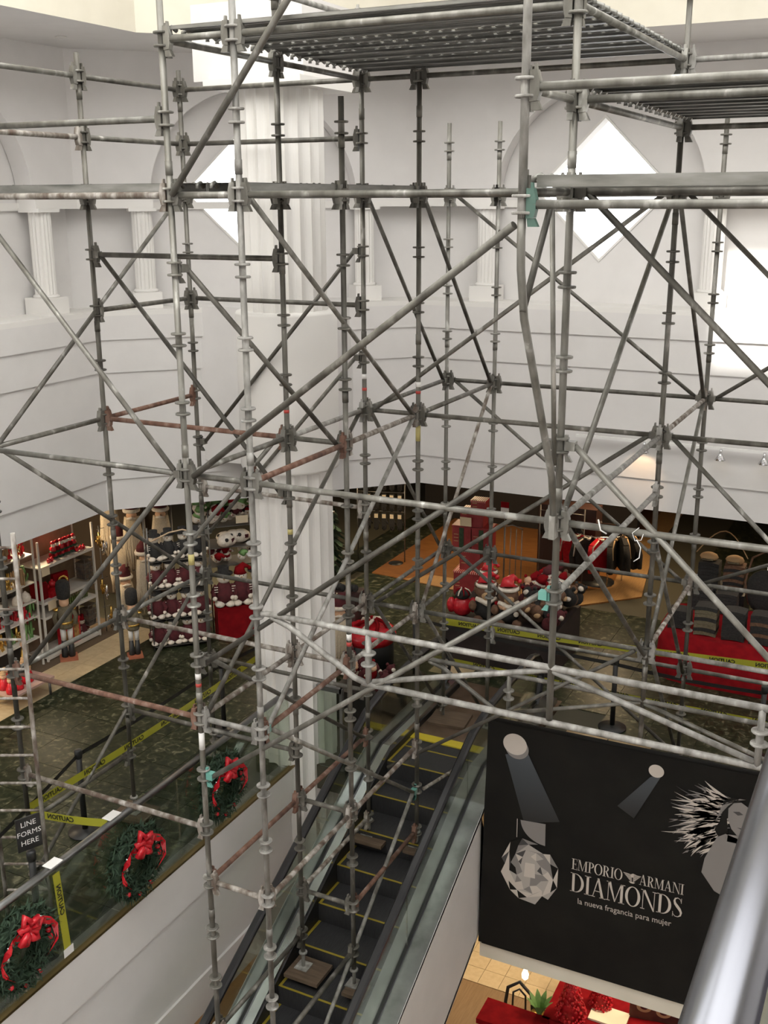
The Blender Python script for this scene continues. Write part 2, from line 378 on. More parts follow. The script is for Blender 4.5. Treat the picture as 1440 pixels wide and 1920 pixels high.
m2 = MB().box((-10.3+.0, 4, F0-.012), (-6.27, 5.0, F0)); m2.box((-3.2, 16.6, F0-.012), (3, 23, F0)); m2.box((-9.9, 13.4, F0-.012), (-8.9, 16.6, F0)); m2.box((-1, 10.14, F0-.012), (3, 12, F0))
m2.box((-9.5, 16.6, F0-.012), (-8.6, 23, F0)); tag(m2.build('marble_margin', MARBLE, floor))
st = .305
tiles(floor, 'threshold_tile', TILE, -10.92, -10.31, 8.4, 8.4+st*14, F0+.004, st, .002, .016)
carpet = struct(MB().prism([(-16, 4), (-10.93, 4), (-10.93, 12.35), (-11.3, 12.7), (-16, 12.7)], 2, F0-.012, F0+.006).build('floor', CARPET))
wood = struct(MB().prism([(-8.6, 16.62), (-6.9, 16.42), (-4.84, 16.5), (-3.86, 17.5), (-4.25, 20), (-4.3, 23.5), (-8.6, 23.5)], 2, F0-.012, F0+.01).build('floor', WOOD))
MB().prism([(-4.84, 16.5), (-3.86, 17.5), (-4.25, 20), (-4.3, 23.5), (-4.75, 23.5), (-4.7, 20), (-4.45, 17.75), (-5.1, 17.0), (-7.6, 16.95), (-7.9, 16.55), (-6.9, 16.42)], 2, F0+.009, F0+.014).build('wood_border', noisy('pale_wood', [(.34, .19, .075), (.46, .28, .12)], 5, 5, .35, 0, 0, (14, 1, 1)), wood)
for i, (x, y) in enumerate(((-5.9, 13.15), (-5.45, 14.0))): MB().box((x, y, F0-.012), (x+.6, y+.55, F0+.003)).build('threshold_tile', TILE, floor)
for x, y in ((-3.55, 11.2), (-3.0, 11.2), (-3.55, 11.75), (-3.0, 11.75)): MB().box((x, y, F0), (x+.53, y+.53, F0+.004)).build('plate_tile', noisy('ochre_tile', [(.2, .13, .07), (.3, .22, .12)], 8, 4, .3), floor)
# walls of the shop behind the fascia, its ceiling
sh = struct(MB().box((-16.1, -2, F0), (-16, 24, -4.3)).build('wall_shop_left', STOREW)); struct(MB().box((-16, 23.9, F0), (9, 24, -4.3)).build('wall_shop_back', DKWALL))
mb = MB().box((-16, -2, -4.25), (-10.5, 24, -4.1)); mb.box((-10.5, 15.3, -4.25), (9, 24, -4.1)); mb.prism([(-10.5, 11.85), (-7.05, 15.3), (-10.5, 15.3)], 2, -4.25, -4.1)
struct(mb.build('ceiling', noisy('shop_ceiling', [(.2, .18, .15), (.24, .21, .18)], 3, 3, .9)))
struct(MB().box((-13.6, 13.7, F0), (-10.95, 13.8, -4.3)).build('wall_shop_divider', mat('dark_brown_drape', (.05,.034,.02), .9)))
# slab edge below the balustrade, tiered
mb = MB(); fa = struct(MB().box((-6.9, -5, -8.58), (-6.33, 10.0, F0-.3)).build('wall_slab_edge', WALL))
for z0, z1, x in ((-7.1, F0+.0, -6.22), (-8.12, -7.1, -6.26), (-8.58, -8.12, -6.23)): MB().box((-6.4, -5, z0), (x, 9.9, z1)).build('edge_panel', WALL, fa)
fb = struct(MB().box((-3.84, 10.12, -8.50), (7, 10.6, F0-.01)).build('wall_slab_front', CREAM)); MB().box((-3.84, 10.08, -8.52), (7, 10.4, -8.30)).build('edge_panel', CREAM, fb)
# lower storey
mb = MB().box((-16, -6, LOW-.1), (7, 24, LOW-.012)); lf = struct(mb.build('floor', mat('lower_grout', (.25, .17, .09), .8)))
tiles(lf, 'cream_tile', LTILE, -6.3, -6.3+.33*15, 13.0, 13.0+.33*11, LOW, .33, .003, .02)
MB().box((-6.3+.33*15, 13, LOW-.012), (7, 24, LOW)).build('tile_field', LTILE, lf); MB().box((-16, 16.63, LOW-.012), (-1.35, 24, LOW)).build('tile_field', LTILE, lf)
MB().box((-9.0, -6, LOW-.012), (7, 12.98, LOW+.004)).build('wood_strip_floor', LWOOD, lf)
struct(MB().box((-16, -6, -8.7), (-6.4, 24, -8.58)).build('ceiling', WALL)); struct(MB().box((-3.84, 10.4, -8.7), (7, 24, -8.52)).build('ceiling', WALL))
struct(MB().box((-6.4, 13.2, -8.7), (-3.84, 24, -8.6)).build('ceiling', WALL))
struct(MB().box((-16, 23.9, LOW), (7, 24, -8.6)).build('wall_lower_back', STOREW)); struct(MB().box((-16.1, -6, LOW), (-16, 24, -8.6)).build('wall_lower_left', STOREW))
# closing walls of the well on the photographer's side, and the balcony he stands on
struct(MB().box((7, -6, LOW), (7.1, 24, 5.3)).build('wall_right', WALL)); struct(MB().box((-16, -8.1, LOW), (9, -8, 5.3)).build('wall_front', WALL))
bal = struct(MB().box((.06, -8, -2.0), (7, 4.2, -1.65)).build('floor', mat('dark_balcony_carpet', (.035, .03, .04), .9)))

# ================================================================= BALUSTRADES, ESCALATOR
b = thing('balustrade', (-6.25, 5, F0), 'glass balustrade with a round steel handrail along the left floor edge', 'balustrade')
Mi = T(6.25, -5, -F0)
MB().tube([(-6.25, 2.2, -5.56), (-6.25, 9.95, -5.56)], .036, n=14).xf(Mi).build('handrail', STEEL, b)
for y0, y1 in ((2.6, 4.35), (4.36, 6.05), (6.06, 7.75), (7.76, 9.42)): MB().box((-6.256, y0, F0+.02), (-6.244, y1, -5.6)).xf(Mi).build('glass_panel', GLASS, b)
MB().box((-6.256, 9.43, F0+.02), (-6.244, 9.93, -5.6)).xf(Mi).build('glass_panel', GLASS, b)
MB().box((-6.275, 2.2, F0), (-6.215, 9.95, F0+.025)).xf(Mi).build('base_channel', BRASS, b)
b = thing('balustrade', (-5.8, 10.12, F0), 'short glass balustrade between the fluted column and the escalator', 'balustrade'); Mi = T(5.8, -10.12, -F0)
MB().box((-5.98, 10.11, F0), (-5.66, 10.122, -5.55)).xf(Mi).build('glass_panel', GLASS, b); MB().box((-5.98, 10.09, -5.56), (-5.64, 10.14, -5.5)).xf(Mi).build('rail', STEEL, b); MB().box((-5.67, 10.09, F0), (-5.63, 10.14, -5.5)).xf(Mi).build('post', STEEL, b)
b = thing('balustrade', (-1.5, 10.12, F0), 'glass balustrade behind the black banner', 'balustrade'); Mi = T(1.5, -10.12, -F0)
MB().tube([(-3.72, 10.12, -5.56), (6.9, 10.12, -5.56)], .036, n=12).xf(Mi).build('handrail', STEEL, b); MB().box((-3.72, 10.114, F0), (6.9, 10.126, -5.6)).xf(Mi).build('glass_panel', GLASS, b)
# rail in the foreground on the balcony edge
b = thing('balcony_rail', (-.1, 1, -1.65), 'blurred bright steel handrail close in the lower right corner', 'handrail')
prof = [(.030*math.cos(a)*(1.15 if math.cos(a) > 0 else 1), .026*math.sin(a)) for a in [2*PI*i/28 for i in range(28)]]
q = MB(); q.add([(x, y, z) for y in (-3.2, 3.0) for x, z in prof], [(i, (i+1) % 28, (i+1) % 28+28, i+28) for i in range(28)]+[tuple(range(28)), tuple(range(28, 56))], BRIGHT, True)
q.sm[-1] = q.sm[-2] = False; q.xf(T(.005, 0, .95)).build('handrail', BRIGHT, b)
MB().box((.0, -3.2, .04), (.012, 3.0, .925)).build('glass_panel', GLASS, b); MB().box((-.02, -3.2, 0), (.03, 3, .05)).build('base_channel', STEEL, b)
# escalator --------------------------------------------------------
SL = .52
def nose(y): return min(F0, -7.78+SL*(y-8.24))
YT = 8.24+(F0+7.78)/SL       # where the incline meets the landing
YB = 2.2
XA, XB = -5.28, -4.25; XL, XR = -5.42, -4.08
es = thing('escalator', (-4.75, 9.0, F0), 'stopped escalator with black handrails and yellow-edged steps under the scaffold', 'escalator')
EI = T(4.75, -9.0, -F0)
run = .43; rise = run*SL
y = YT+.0; k = 0
me_step = MB().box((-(XB-XA)/2, 0, -rise), ((XB-XA)/2, run+.02, 0)).mesh('step', STEPM)
me_line = MB().box((-(XB-XA)/2+.02, -.002, -.001), ((XB-XA)/2-.02, .022, .004)).box((-(XB-XA)/2, 0, -.001), (-(XB-XA)/2+.03, run, .005)).box(((XB-XA)/2-.03, 0, -.001), ((XB-XA)/2, run, .005)).mesh('edge_line', YEL)
for i in range(-2, 14):
    ys = YT-run*i; z = F0-rise*max(i, 0)-.004
    if ys > 11.2: continue
    s = link('step', me_step, es, EI @ T((XA+XB)/2, ys, z)); link('edge_line', me_line, s)
MB().box((XA, 11.22, F0-.05), (XB, 11.37, F0+.012)).xf(EI).build('comb_plate', mat('comb_yellow', (.58, .46, .03), .5), es)
MB().box((-5.62, 11.36, F0-.05), (-3.86, 13.05, F0+.006)).xf(EI).build('landing_plate', PLATE, es)
def rail_path(h):
    p = [(YB, nose(YB)+h), (9.6, nose(9.6)+h), (10.3, nose(10.3)+h*.98), (10.9, F0+h*.96), (11.6, F0+h*.98), (12.35, F0+h*.98)]
    return p
for x, side in ((XL, -1), (XR, 1)):
    p = rail_path(.9); pts = [(x, yy, zz) for yy, zz in p]
    pts += [(x, 12.35+.42*math.sin(a), F0+.9*.98-.42+.42*math.cos(a)) for a in (PI/6, PI/3, PI/2, PI*.7, PI*.9)]
    q = MB(); n = len(pts); hw, hh = .046, .034
    for j in range(n-1):
        A, B = V(pts[j]), V(pts[j+1]); d = (B-A).normalized(); u = V((0, -d.z, d.y))
    vs = []
    for j in range(n):
        d = (V(pts[min(j+1, n-1)])-V(pts[max(j-1, 0)])).normalized(); u = V((0, -d.z, d.y))
        for a, bb in ((-1,-.6),(-1,.4),(-.6,1),(.6,1),(1,.4),(1,-.6),(.5,-1),(-.5,-1)): vs.append(V(pts[j])+V((hw*a, 0, 0))+u*(hh*bb))
    q.add(vs, [(j*8+i, j*8+(i+1) % 8, j*8+8+(i+1) % 8, j*8+8+i) for j in range(n-1) for i in range(8)]+[tuple(range(8)), tuple(range(n*8-8, n*8))], BLACKR, False)
    q.xf(EI).build('handrail', BLACKR, es)
    # steel track under the handrail
    q = MB(); q.tube([(x-side*.0, yy, zz-.045) for yy, zz in p]+[(x, 12.7, F0+.5)], .017, None, 8); q.xf(EI).build('rail_track', CHROME, es)
    # glass
    top = [(yy, zz-.05) for yy, zz in p]
    for y0, y1 in ((YB, 5.2), (5.21, 7.0), (7.01, 8.6), (8.61, 10.2), (10.21, 11.6), (11.61, 12.6)):
        ys = [y0]+[t[0] for t in top if y0 < t[0] < y1]+[y1]
        def tz(yy):
            for (a0, b0), (a1, b1) in zip(top, top[1:]):
                if a0 <= yy <= a1: return b0+(b1-b0)*(yy-a0)/(a1-a0)
            return top[-1][1]
        poly = [(yy, nose(yy)+.12) for yy in ys]+[(yy, tz(yy)) for yy in ys[::-1]]
        MB().prism(poly, 0, x-.005, x+.005).xf(EI).build('glass_panel', GLASS, es)
    def strip(name, m, xa, xb, h0, h1, y1=12.85):
        ys = [YB, YT-.35, YT+.1, y1]
        hs = lambda yy, h: nose(yy)+h
        poly = [(yy, hs(yy, h0)) for yy in ys]+[(yy, hs(yy, h1)) for yy in ys[::-1]]
        MB().prism(poly, 0, xa, xb).xf(EI).build(name, m, es)
    if side < 0:
        strip('inner_deck', SHINY, XL+.018, XA-.012, .08, .15); strip('base_seal', BLACKR, XL-.02, XL+.02, .06, .17); strip('outer_deck', STEEL, XL-.17, XL-.018, .07, .14)
        strip('skirt', BLACK, XA-.03, XA-.003, -.35, .08); strip('cladding', WALL, XL-.18, XL-.16, -.85, .13)
    else:
        strip('inner_deck', STEEL, XB+.012, XR-.018, .08, .15); strip('base_seal', BLACKR, XR-.02, XR+.022, .06, .17); strip('outer_deck', STEEL, XR+.02, -3.87, .07, .14)
        strip('skirt', BLACK, XB+.003, XB+.03, -.35, .08); strip('cladding', WALL, -3.885, -3.865, -1.45, .13, 10.1)
MB().prism([(YB, nose(YB)-1.46), (10.0, nose(10.0)-1.46), (10.0, nose(10.0)-1.40), (YB, nose(YB)-1.40)], 0, XL-.18, -3.865).xf(EI).build('underside', WALL, es)

# ================================================================= SCAFFOLD
GX = {1: -7.257, 2: -5.123, 3: -4.514, 4: -2.076, 5: .362}
GY = {0: 5.838, 1: 6.719, 2: 8.243, 3: 9.767, 4: 11.901}
def zk(k): return 1.10-.5305*k
sc = thing('scaffold', (-4.5, 8.5, F0), 'tall grey scaffold of ringed standards, ledgers and diagonal braces over the escalator', 'scaffold')
SI = T(4.5, -8.5, -F0)
TR = .0242
# a pair of rosette rings, shared by every node
RING = MB().lathe([(.0245,-.053),(.055,-.053),(.059,-.049),(.059,-.041),(.055,-.037),(.0262,-.036),(.0262,.036),(.055,.037),(.059,.041),(.059,.049),(.055,.053),(.0245,.053)], (0,0,0), None, 14, False)
# end coupler: upright forged plate with a cam foot; points along +x away from the standard
CPL = MB().prism([(.03,-.075),(.075,-.07),(.085,-.03),(.085,.03),(.07,.085),(.03,.085)], 1, -.024, .024)
CPL.prism([(.034,-.075),(.075,-.072),(.098,-.118),(.04,-.118)], 1, -.018, .018).prism([(.05,.085),(.066,.085),(.062,.115),(.05,.115)], 1, -.012, .012)
me_ring = {}; me_cpl = {}
def ringmesh(m):
    if m.name not in me_ring: me_ring[m.name] = RING.mesh('ring_pair', m)
    return me_ring[m.name]
def cplmesh(m):
    if m.name not in me_cpl: me_cpl[m.name] = CPL.mesh('coupler', m)
    return me_cpl[m.name]
def node_of(n, k): return V((GX[n[0]], GY[n[1]], zk(k)))
PLATE_B = MB().box((-.075,-.075,0), (.075,.075,.008)).tube([(0,0,.008),(0,0,.22)], .019, None, 10).lathe([(.03,.16),(.045,.165),(.045,.185),(.03,.19)], (0,0,0), None, 10)
me_plate = PLATE_B.mesh('base_plate', PALE)
def standard(n, top, bot, m, k0, k1, plate=True, skip=(), dz=0., cut=()):
    x, y = GX[n[0]], GY[n[1]]
    # tube in 2 m lifts with a narrow spigot joint between
    mb = MB(); mb.tube([(x,y,bot+(.15 if plate else 0)), (x,y,top)], TR, None, 14)
    zz = top-.35
    while zz > bot+.6:
        mb.lathe([(TR,-.05),(TR+.0035,-.05),(TR+.0035,.05),(TR,.05)], (x,y,zz), None, 14); zz -= 2.122
    s = mb.xf(SI).build('standard', m, sc)
    for k in range(k0, k1+1):
        if k not in skip: link('ring_pair', ringmesh(m), s, SI @ T(x, y, zk(k)+dz))
    if plate: link('base_plate', me_plate, s, SI @ T(x, y, bot))
    for z, h, c in STK.get(n, ()): MB().tube([(x,y,z-h/2),(x,y,z+h/2)], TR+.0012, None, 12).xf(SI).build('sticker', STM[c], s)
    return s
STK = {(2,3): ((-1.74,.05,0),(-1.87,.03,1)), (3,3): ((-1.78,.05,0),(-1.86,.03,1),(-2.28,.16,2)), (2,2): ((-1.84,.03,1),(-2.98,.05,2)), (2,1): ((-2.79,.09,2),(-3.82,.05,0),(-3.90,.03,1),(-4.42,.16,0)), (3,2): ((-3.93,.06,0),(-4.0,.04,1))}
STM = (WHITE, mat('red_sticker', (.42,.05,.04), .6), mat('yellow_sticker', (.42,.36,.14), .6))
standard((1,1), 2.7, F0, DARK, -2, 14); standard((1,2), 1.30, F0+.05, DARK, 0, 13, True); standard((1,3), 1.29, F0, DARK, 0, 14)
standard((2,1), 2.7, -8.54, GALV, -2, 17); standard((3,1), 2.7, -8.54, PALE, -2, 17)
standard((2,2), 1.9, -7.80, DARK, -1, 16); standard((3,2), .81, -7.80, DARK, 1, 16)
standard((2,3), 1.14, -7.07, DARK, 0, 15); standard((3,3), 1.14, -7.05, DARK, 0, 15)
standard((2,4), .825, F0+.03, GALV, 1, 14); standard((3,4), .825, F0+.01, GALV, 1, 14)
standard((4,1), 2.7, -3.54, GALV, -2, 7, False); standard((4,3), 2.3, -5.20, DARK, -2, 10, False); standard((4,4), .83, F0, DARK, 1, 14)
s11 = standard((4,0), 2.7, -.10, PALE, -2, 1, False); link('ring_pair', ringmesh(PALE), s11, SI @ T(GX[4], GY[0], -.03))
for r, kk in ((1, 7), (3, 11), (4, 12)): standard((5,r), 1.5, zk(kk)-.5 if r < 4 else F0, GALV, 0, kk, False)
def ledger(a, b, k, m=None, kb=None):
    p, q = node_of(a, k), node_of(b, k if kb is None else kb); m = m or (DARK if GY[a[1]] > 8 else GALV)
    d = (q-p).normalized()
    o = MB().tube([p+d*.075, q-d*.075], TR, None, 12).xf(SI).build('ledger', m, sc)
    for P, D in ((p, d), (q, -d)): link('coupler', cplmesh(m), o, SI @ T(P) @ rotz(math.atan2(D.y, D.x)))
P0, S1, S2, S3, S4, S5, S6, S7, S8, S9, S10, S12, S13, S14 = (1,1), (1,2), (1,3), (2,1), (3,1), (2,2), (3,2), (2,3), (3,3), (2,4), (3,4), (4,1), (4,3), (4,4)
T1, T3, T4 = (5,1), (5,3), (5,4)
LED = [  # along the long direction
 (P0,S3,1), (P0,S3,2,SPLAT), (S3,S4,2), (S4,S12,2), (S12,T1,2,DARK), (S3,S4,0), (S4,S12,0), (P0,S3,6,GALV), (S3,S4,6,DARK), (S4,S12,6,GALV), (S12,T1,6,GALV),
 (P0,S3,10,RUST), (S3,S4,10,PALE), (P0,S3,12,SPLAT), (S3,S4,13,SPLAT), (S3,S4,16,SPLAT), (S12,T1,1,GALV),
 (S1,S5,3), (S1,S5,6,RUST), (S5,S6,6,DARK), (S1,S5,10,SPLAT), (S5,S6,10,SPLAT), (S1,S5,12), (S5,S6,13), (S5,S6,15), (S1,S5,2), (S5,S6,2),
 (S2,S7,0), (S7,S8,0), (S8,S13,0), (S13,T3,0,PALE), (S2,S7,1), (S2,S7,2), (S7,S8,2), (S8,S13,2), (S13,T3,1), (S2,S7,4), (S7,S8,6), (S8,S13,6), (S13,T3,6), (S2,S7,8,SPLAT), (S2,S7,10), (S7,S8,10), (S8,S13,10,GALV), (S13,T3,10,PALE), (S2,S7,12), (S13,T3,2),
 (S9,S10,2,GALV), (S10,S14,2,GALV), (S14,T4,2), (S9,S10,6), (S10,S14,6), (S14,T4,6), (S9,S10,10), (S10,S14,10), (S14,T4,10,GALV), (S10,S14,12,GALV), (S14,T4,12,GALV),
 # across
 (P0,S1,0), (S1,S2,0), (P0,S1,1,SPLAT), (S1,S2,1), (P0,S1,2), (S1,S2,4), (P0,S1,6), (S1,S2,6,RUST), (P0,S1,10,GALV), (S1,S2,10,GALV), (P0,S1,13,DARK),
 (S3,S5,0), (S5,S7,0), (S3,S5,2), (S5,S7,2), (S7,S9,2), (S3,S5,6,GALV), (S5,S7,6,PALE), (S7,S9,6), (S3,S5,10,SPLAT), (S5,S7,10,SPLAT), (S7,S9,10), (S3,S5,13,RUST), (S5,S7,13,RUST), (S5,S7,15,SPLAT), (S3,S5,16,DARK), (S5,S7,-1,PALE),
 (S4,S6,2), (S6,S8,2), (S8,S10,2), (S4,S6,6,RUST), (S6,S8,6,SPLAT), (S8,S10,6), (S4,S6,10,RUST), (S6,S8,10,SPLAT), (S8,S10,10), (S4,S6,13,SPLAT), (S6,S8,13,SPLAT), (S6,S8,15,RUST), (S4,S6,16,DARK), (S10,S8,2),
 (S12,S13,6,PALE), (S13,S14,6,SPLAT), (S13,S14,10,SPLAT), (S12,S13,7,PALE), (S12,S13,0), (S12,S13,1), ((4,0),S12,1), (S12,S13,2), (S13,S14,2)]
for l in LED[:-1]: ledger(*l)
ledger((4,0), S12, 2)
# ledgers carried by the bracket's outer post
for k, z, m in ((1, .57, GALV), (2, -.03, GALV)):
    o = MB().tube([(GX[4]+.07, GY[0], z), (GX[5], GY[0], z)], TR, None, 12).xf(SI).build('ledger', m, sc); link('coupler', cplmesh(GREENC if k == 2 else GALV), o, SI @ T(GX[4], GY[0], z))
CON = MB().box((.03,-.012,-.07), (.05,.012,.07)).box((.045,-.03,-.03), (.105,.03,.03)).prism([(.034,-.07),(.06,-.07),(.085,-.11),(.04,-.11)], 1, -.012, .012)
me_con = {}
def brace(a, ka, b, kb, m=None, off=.10, oa=(0,0,0), ob=(0,0,0), r=.0215, con=None):
    p = node_of(a, ka)+V(oa); q = node_of(b, kb)+V(ob); d = q-p; h = V((d.x, d.y, 0)).normalized()
    p2, q2 = p+h*off, q-h*off; m = m or DARK
    o = MB().tube([p2, q2], r, None, 12).xf(SI).build('diagonal_brace', m, sc)
    c = con or m
    if c.name not in me_con: me_con[c.name] = CON.mesh('brace_connector', c)
    for P, D in ((p, h), (q, -h)): link('brace_connector', me_con[c.name], o, SI @ T(P) @ rotz(math.atan2(D.y, D.x)))
BR = [(P0,2,S3,6,GALV), (P0,6,S2,2,GALV), (S1,3,S5,7), (S3,3,S6,6), (S4,2,S8,6,GALV), (S7,2,S9,6), (S8,2,S10,6), (S9,2,S14,6), (S3,9,S12,5), (S3,11,S12,7,GALV), (S4,10,S8,14,GALV),
 (S3,9,S7,13), (S7,3,S2,7), (S7,5,S2,9), (S7,6,S3,10), (S8,6,S4,10,PALE), (S7,6,S9,10), (S10,6,S8,10,SPLAT), (S7,6,S13,2,GALV), (S12,2,T1,6,DARK), (S13,2,S12,6,GALV), (S13,2,S14,6,DARK), (S13,2,T3,6), (S14,6,T4,3),
 (S13,6,S7,10), (S12,5,T1,9,GALV), (S13,6,T3,10,GALV), (S9,6,S14,10), (S12,6,S13,10), (S13,8,S14,12), (S14,6,S13,10,GALV), (S14,10,T4,8), (S9,10,S14,14), (S13,10,S14,14), (S8,10,S10,14), (S7,10,S9,14), (S8,14,S4,18,PALE),
 (P0,6,S2,10), (S3,6,P0,10), (S5,6,S1,10,GALV), (S2,10,P0,14)]
for t in BR: brace(*t, con=TEAL if t[:4] in ((S3,11,S12,7), (S4,10,S8,14)) else None)
# the long braces that reach the bracket and lie in front
o = MB().tube([node_of(S3,6)+V((.09,-.03,.0)), (GX[4]-.05, GY[0]+.02, -.14)], TR, None, 12).xf(SI).build('diagonal_brace', DARK, sc)
o = MB().tube([node_of(S3,2)+V((.05,-.05,0)), (-3.05, GY[1]-.05, 2.45)], TR, None, 12).xf(SI).build('diagonal_brace', GALV, sc)
o = MB().tube([(-4.85, 9.72, zk(13)-.33), (GX[4]-.1, 9.72, zk(10))], .021, None, 12).xf(SI).build('diagonal_brace', DARK, sc)
o = MB().tube([node_of(S8,14)+V((.06,.05,-.02)), (-4.42, 10.95, F0-.02)], .02, None, 12).xf(SI).build('diagonal_brace', SPLAT, sc)
# goose-neck bracket on the front right standard
p = V((GX[4], GY[1], zk(6)))
br = MB().tube([(GX[4], GY[0], -.08), (GX[4], GY[0], -.22), (GX[4], GY[0]+.012, -.38), (GX[4], GY[0]+.09, -.66), (GX[4], GY[1]-.16, zk(6)+.35), (GX[4], GY[1]-.075, zk(6)+.02)], TR, None, 12)
br = br.xf(SI).build('cantilever_bracket', GALV, sc)
MB().tube([(GX[4], 6.36, -.02), (GX[4], 6.60, zk(6)+.42)], .016, None, 10).xf(SI).build('strut', GALV, br)
MB().tube([(GX[4]+.02, 6.27, -.05), (GX[4], 5.90, -.62)], .02, None, 10).xf(SI).build('strut', DARK, br)
MB().box((GX[4]-.02, GY[1]-.12, zk(6)-.09), (GX[4]+.02, GY[1]-.03, zk(6)+.07)).xf(SI).build('foot_clamp', GALV, br)
MB().tube([(GX[4], GY[0], -.03), (GX[4], GY[1], -.03)], TR, None, 12).xf(SI).build('top_bar', GALV, br)
# lattice girders that span the void: front at level 8, rear at level 11
def girder(y, x0, ztop, zbot, xe, posts, m):
    g = MB().tube([(x0+.05, y, ztop-.01), (x0+.09, y, ztop), (xe, y, ztop)], TR, None, 12).xf(SI).build('lattice_girder', m, sc)
    xk = x0+1.0
    MB().tube([(xk-.05, y, zbot), (xe, y, zbot)], TR, None, 12).xf(SI).build('chord', m, g)
    MB().tube([(x0+.14, y, ztop-.02), (x0+.3, y, ztop-.07), (xk-.12, y, zbot+.03), (xk, y, zbot)], TR, None, 12).xf(SI).build('web', m, g)
    for k, x in enumerate(posts):
        last = k == len(posts)-1
        if k: MB().tube([(posts[k-1]+.04 if k % 2 else posts[k-1], y, (zbot+.03) if k % 2 else ztop-.02), (x-.02, y, (ztop-.02) if k % 2 else zbot+.03)], .021, None, 12).xf(SI).build('web', m, g)
        if k % 2 == 0:
            v = MB().tube([(x, y, zbot), (x, y, ztop)], .023, None, 12)
            v.xf(SI).build('web', m, g)
            link('ring_pair', ringmesh(m), g, SI @ T(x, y, (ztop+zbot)/2))
girder(GY[1], GX[3], zk(8), zk(8)-.42, .6, [GX[3]+1.0, GX[4], GX[3]+3.85, GX[4]+2.4], PALE)
girder(GY[3], GX[3], zk(11), zk(11)-.45, .6, [GX[3]+1.05, GX[4], GX[3]+3.85], GALV)
# decks -----------------------------------------------------------
def plank_mesh(L, holes, m, shallow=False):
    """steel plank along x: perforated skin on three ribs, folded lips, two hooks at each end"""
    mb = MB(); w = .148
    if holes:
        nx = int(L/.026); dx = L/nx; ys = [-w, -.125, -.075, -.06, -.012, .0, .03, .078, .09, .135, w]; hol = {3: 1, 6: 0}
        vs = [(i*dx, yy, 0) for i in range(nx+1) for yy in ys]; n = len(ys); fs = []
        for i in range(nx):
            for j in range(n-1):
                if j in hol and i % 4 == (1 if hol[j] == 0 else 3) and i % 23 > 3: continue
                fs.append((i*n+j, i*n+j+1, (i+1)*n+j+1, (i+1)*n+j))
        mb.add(vs, fs)
    else: mb.box((0, -w, -.003), (L, w, 0))
    lip = .022 if shallow else .062
    for yy in (-w, w-.004): mb.box((0, yy, -lip), (L, yy+.004, 0))
    for yy in (-w, w-.022): mb.box((0, yy, -lip-.002), (L, yy+.022, -lip+.002))
    for yy in ((-.067, -.006, .084) if shallow else (-.085, -.025, .035, .095)): mb.box((.02, yy-.004, -.010), (L-.02, yy+.005, -.002))
    for x in (-.035, L-.045):
        for yy in (-.09, .09): mb.tube([(x+.08, yy, -.03), (x+.04, yy, .0), (x, yy, -.015), (x, yy, -.04)] if x < 0 else [(x, yy, -.03), (x+.04, yy, .0), (x+.08, yy, -.015), (x+.08, yy, -.04)], .016, None, 6)
    return mb.mesh('plank', m)
def deck(label, x0, x1, y0, y1, z, holes, m, group=None):
    d = thing('scaffold_deck', ((x0+x1)/2, (y0+y1)/2, z), label, 'scaffold deck', group)
    n = int((y1-y0+.06)/.305); me = plank_mesh(x1-x0-.09, False, m, bool(holes)); mh = plank_mesh(x1-x0-.09, True, m, True) if holes == 2 else me; s = (y1-y0)/n
    for i in range(n): link('plank', mh if i in (3,4,5,7) else me, d, T(-(x1-x0)/2+.045, -(y1-y0)/2+s*(i+.5), 0))
DECKM = noisy('deck_steel', [(.10, .10, .088), (.19, .187, .17), (.28, .275, .26)], 6, 7, .42, .5, .08, (.4, 2, 2), None, .15)
deck('perforated steel scaffold deck at the top of the frame', GX[2], GX[4], GY[1]+.0, GY[3], zk(0)+.085, 2, DECKM)
deck('steel scaffold deck at the upper right edge, above the right diamond window', GX[4], GX[5], GY[1], GY[3], zk(1)+.085, 1, DECKM)
deck('narrow steel scaffold deck on the bracket, across the right diamond window', GX[4], GX[5], GY[0]+.05, GY[1]-.03, .125, False, DECKM)
deck('steel scaffold deck seen edge-on at the left edge of the frame', GX[1], GX[2], GY[1], GY[2], zk(2)+.085, False, DECKM)
d = thing('scaffold_deck', ((GX[2]+GX[3])/2, GY[2], zk(2)+.085), 'narrow steel deck seen edge-on before the fluted column', 'scaffold deck')
me = plank_mesh(1.44, False, DECKM)
for j, yy in enumerate((GY[1]+.04, GY[2]+.04)):
    for i in range(2): link('plank', me, d, T(-.152+.304*i, yy-GY[2], 0) @ rotz(PI/2))
# clip-on ladder at the left
ld = thing('ladder', (-7.1, 6.5, F0), 'rusty steel access ladder clamped to the left end of the scaffold', 'ladder')
LI = T(7.1, -6.5, -F0)
A, B = V((-6.84, 6.5, 0)), V((-7.22, 6.31, 0))
for p, zt in ((A, -2.74), (B, -2.9)): MB().tube([(p.x, p.y, F0+.02), (p.x, p.y, zt)], .021, None, 12).xf(LI).build('stile', SPLAT, ld)
me_r = MB().tube([(A.x, A.y, 0), (B.x, B.y, 0)], .013, None, 8).xf(T(7.1, -6.5, 0)).mesh('rung', SPLAT)
for i in range(13): link('rung', me_r, ld, T(0, 0, .28+.285*i))
